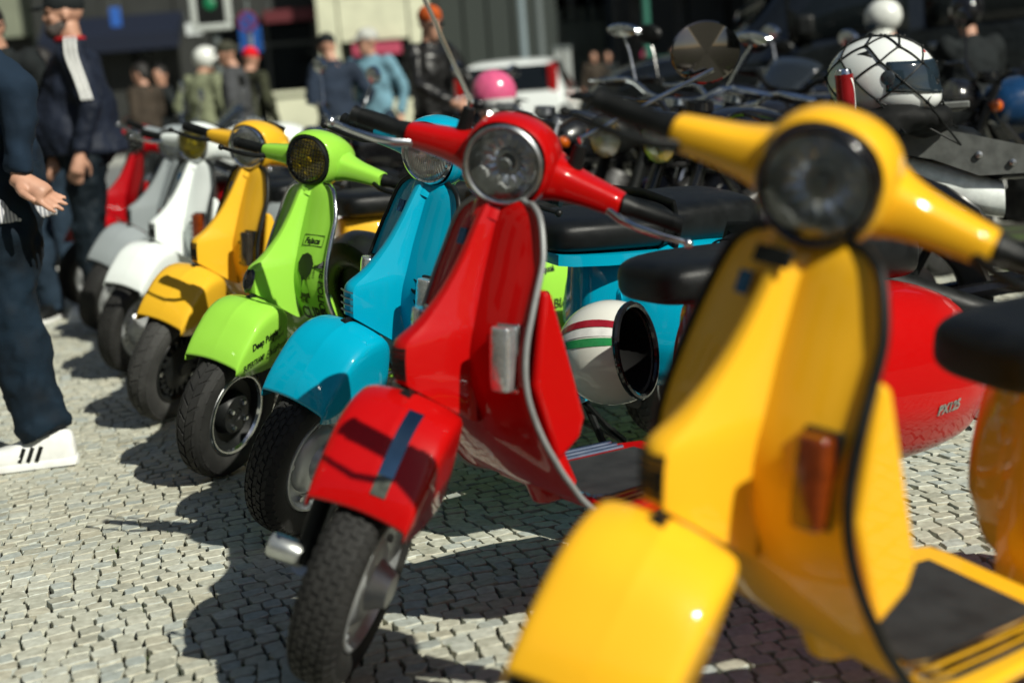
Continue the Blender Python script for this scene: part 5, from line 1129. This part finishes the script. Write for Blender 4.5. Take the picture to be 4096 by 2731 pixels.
adv = motorcycle('white and black touring motorcycle carrying the netted helmet', tuple(Vector((unproj(3460, 520, d=4.75).x, unproj(3460, 520, d=4.75).y, 0)) + Vector((math.cos(R(-12)), math.sin(R(-12)), 0)) * .80), R(-12), R(4), dict(style='sport', tank=M_WHITE, metal=BLACK, chromem=False))
GREYM = simple('rack_grey', (.10, .105, .10), .5, .4, .15, 30)
for s in (-1, 1):
    q = MB(); q.prism([(-.93, .90), (-.80, .935), (-.74, .88), (-.52, .84), (-.30, .78), (-.30, .70), (-.46, .70), (-.60, .76), (-.86, .82)], s * .15 - .004, s * .15 + .004); pl = q.build('rack_plate', GREYM, adv)
    for x, z in ((-.46, .765), (-.36, .735)): q = MB(); q.lathe([(.001, s * .014), (.011, s * .012), (.012, 0)], (x, s * .154, z), n=14); q.build('bolt', STEEL, pl)
q = MB(); q.box((-.72, 0, .925), (.24, .14, .012)); q.build('luggage_rack', GREYM, adv, bevel=.006)
# folded jacket under the helmet
bg_ = empty('folded_jacket', (hc_.x, hc_.y, 0), 'crumpled black jacket strapped under the white helmet', 'jacket'); q = MB()
for k in range(16): a = k * 2.4; q.ball((math.cos(a) * .13, math.sin(a) * .09, hc_.z - .135 + rnd.uniform(-.02, .025)), (.085, .07, .04))
fuse(q, 'cloth', cloth('black_nylon', (.005, .0055, .0055), .7), bg_, .014, .03)
# cargo net
nt_ = empty('cargo_net', (hc_.x, hc_.y, hc_.z), 'black elastic cargo net stretched over the white helmet', 'net'); H0 = Vector((0, 0, 0)); cords = []
ringpts = [[HS(2 * math.pi * (j + .5 * (li % 2)) / 7 + .3, el, 1.03) for j in range(7)] for li, el in enumerate((R(72), R(48), R(24), R(0), R(-26)))]
base_ring = [Vector((math.cos(a) * .25, math.sin(a) * .16, -.19 + rnd.uniform(-.04, .03))) for a in [2 * math.pi * j / 7 + .3 for j in range(7)]]
def cord(a, b, on=True):
    pts = []
    for i in range(7):
        p = a.lerp(b, i / 6)
        if on: l = (a.length + (b.length - a.length) * i / 6); p = p.normalized() * max(p.length, l * .985)
        pts.append(tuple(p))
    cords.append(pts)
for li in range(4):
    for j in range(7): cord(ringpts[li][j], ringpts[li + 1][j]); cord(ringpts[li][j], ringpts[li + 1][(j + (1 if li % 2 else -1)) % 7])
for j in range(7): cord(ringpts[4][j], base_ring[j], False); cord(ringpts[4][j], base_ring[(j + 1) % 7], False); cord(ringpts[0][j], ringpts[0][(j + 1) % 7])
for rg in ringpts:
    for p_ in rg: q = MB(); q.ball(p_, .0065, 8, 6); q.build('knot', BLACK, nt_)
for pts in cords: q = MB(); q.tube(pts, .0032, 6); q.build('cord', BLACK, nt_)
# drink can tucked in the net
cp = unproj(3382, 372, d=4.42); can = empty('drink_can', cp, 'slim red drink can with white swirl tucked beside the helmet', 'can'); can.rotation_euler = (R(4), R(-4), 0)
q = MB(); q.lathe([(.001, -.072), (.022, -.072), (.027, -.066), (.0275, .056)], axis='z', n=30); bd = q.build('can_body', simple('can_red', (.30, .008, .012), .3, .4, .1, coat=.3), can)
q = MB(); q.lathe([(.0275, .056), (.025, .066), (.0235, .069), (.0225, .066), (.001, .065)], axis='z', n=30); q.build('can_top', CHROME, can)
q = MB(); q.grid([[(math.cos(a) * .0279, math.sin(a) * .0279, z) for a in [R(-70 + w_ * 16 + 38 * (1 - ((z + .01) / .06) ** 2)) for w_ in (0, .5, 1)]] for z in [-.062 + .0088 * i for i in range(13)]]); q.build('swirl', WHITEP, bd)
# pink helmet resting on a bike in front of the white car
pp_ = unproj(1975, 372, d=8.9); ph_ = empty('open_face_helmet', pp_, 'glossy pink helmet with white lower edge in front of the white car', 'helmet')
q = MB(); q.grid([[(math.cos(2 * math.pi * j / 28) * math.cos(R(e_)) * .14, math.sin(2 * math.pi * j / 28) * math.cos(R(e_)) * .125, math.sin(R(e_)) * .14) for j in range(28)] for e_ in range(-14, 91, 8)], cu=True, cap1=True); q.build('shell', simple('pink_gloss', (.62, .10, .22), .2, coat=.9), ph_)
q = MB(); q.grid([[(math.cos(2 * math.pi * j / 28) * math.cos(R(e_)) * .141, math.sin(2 * math.pi * j / 28) * math.cos(R(e_)) * .126, math.sin(R(e_)) * .14) for j in range(28)] for e_ in (-46, -36, -24, -14)], cu=True, cap0=True); q.build('lower_shell', WHITEP, ph_)
q = MB(); q.ball((-.10, -.06, -.06), (.06, .075, .045)); q.build('visor', GLOSSBLACK, ph_)
# black name plate at the top of the amber scooter's shield
q = MB(); q.box((0, 0, 0), (.003, .034, .012)); q.build('name_plate', BLACK, sY['horn'], lambda p: Matrix.Rotation(R(-24), 3, 'Y') @ p + Vector((sh_x(.862, 0) + .036, -.004, .862)), bevel=.002)
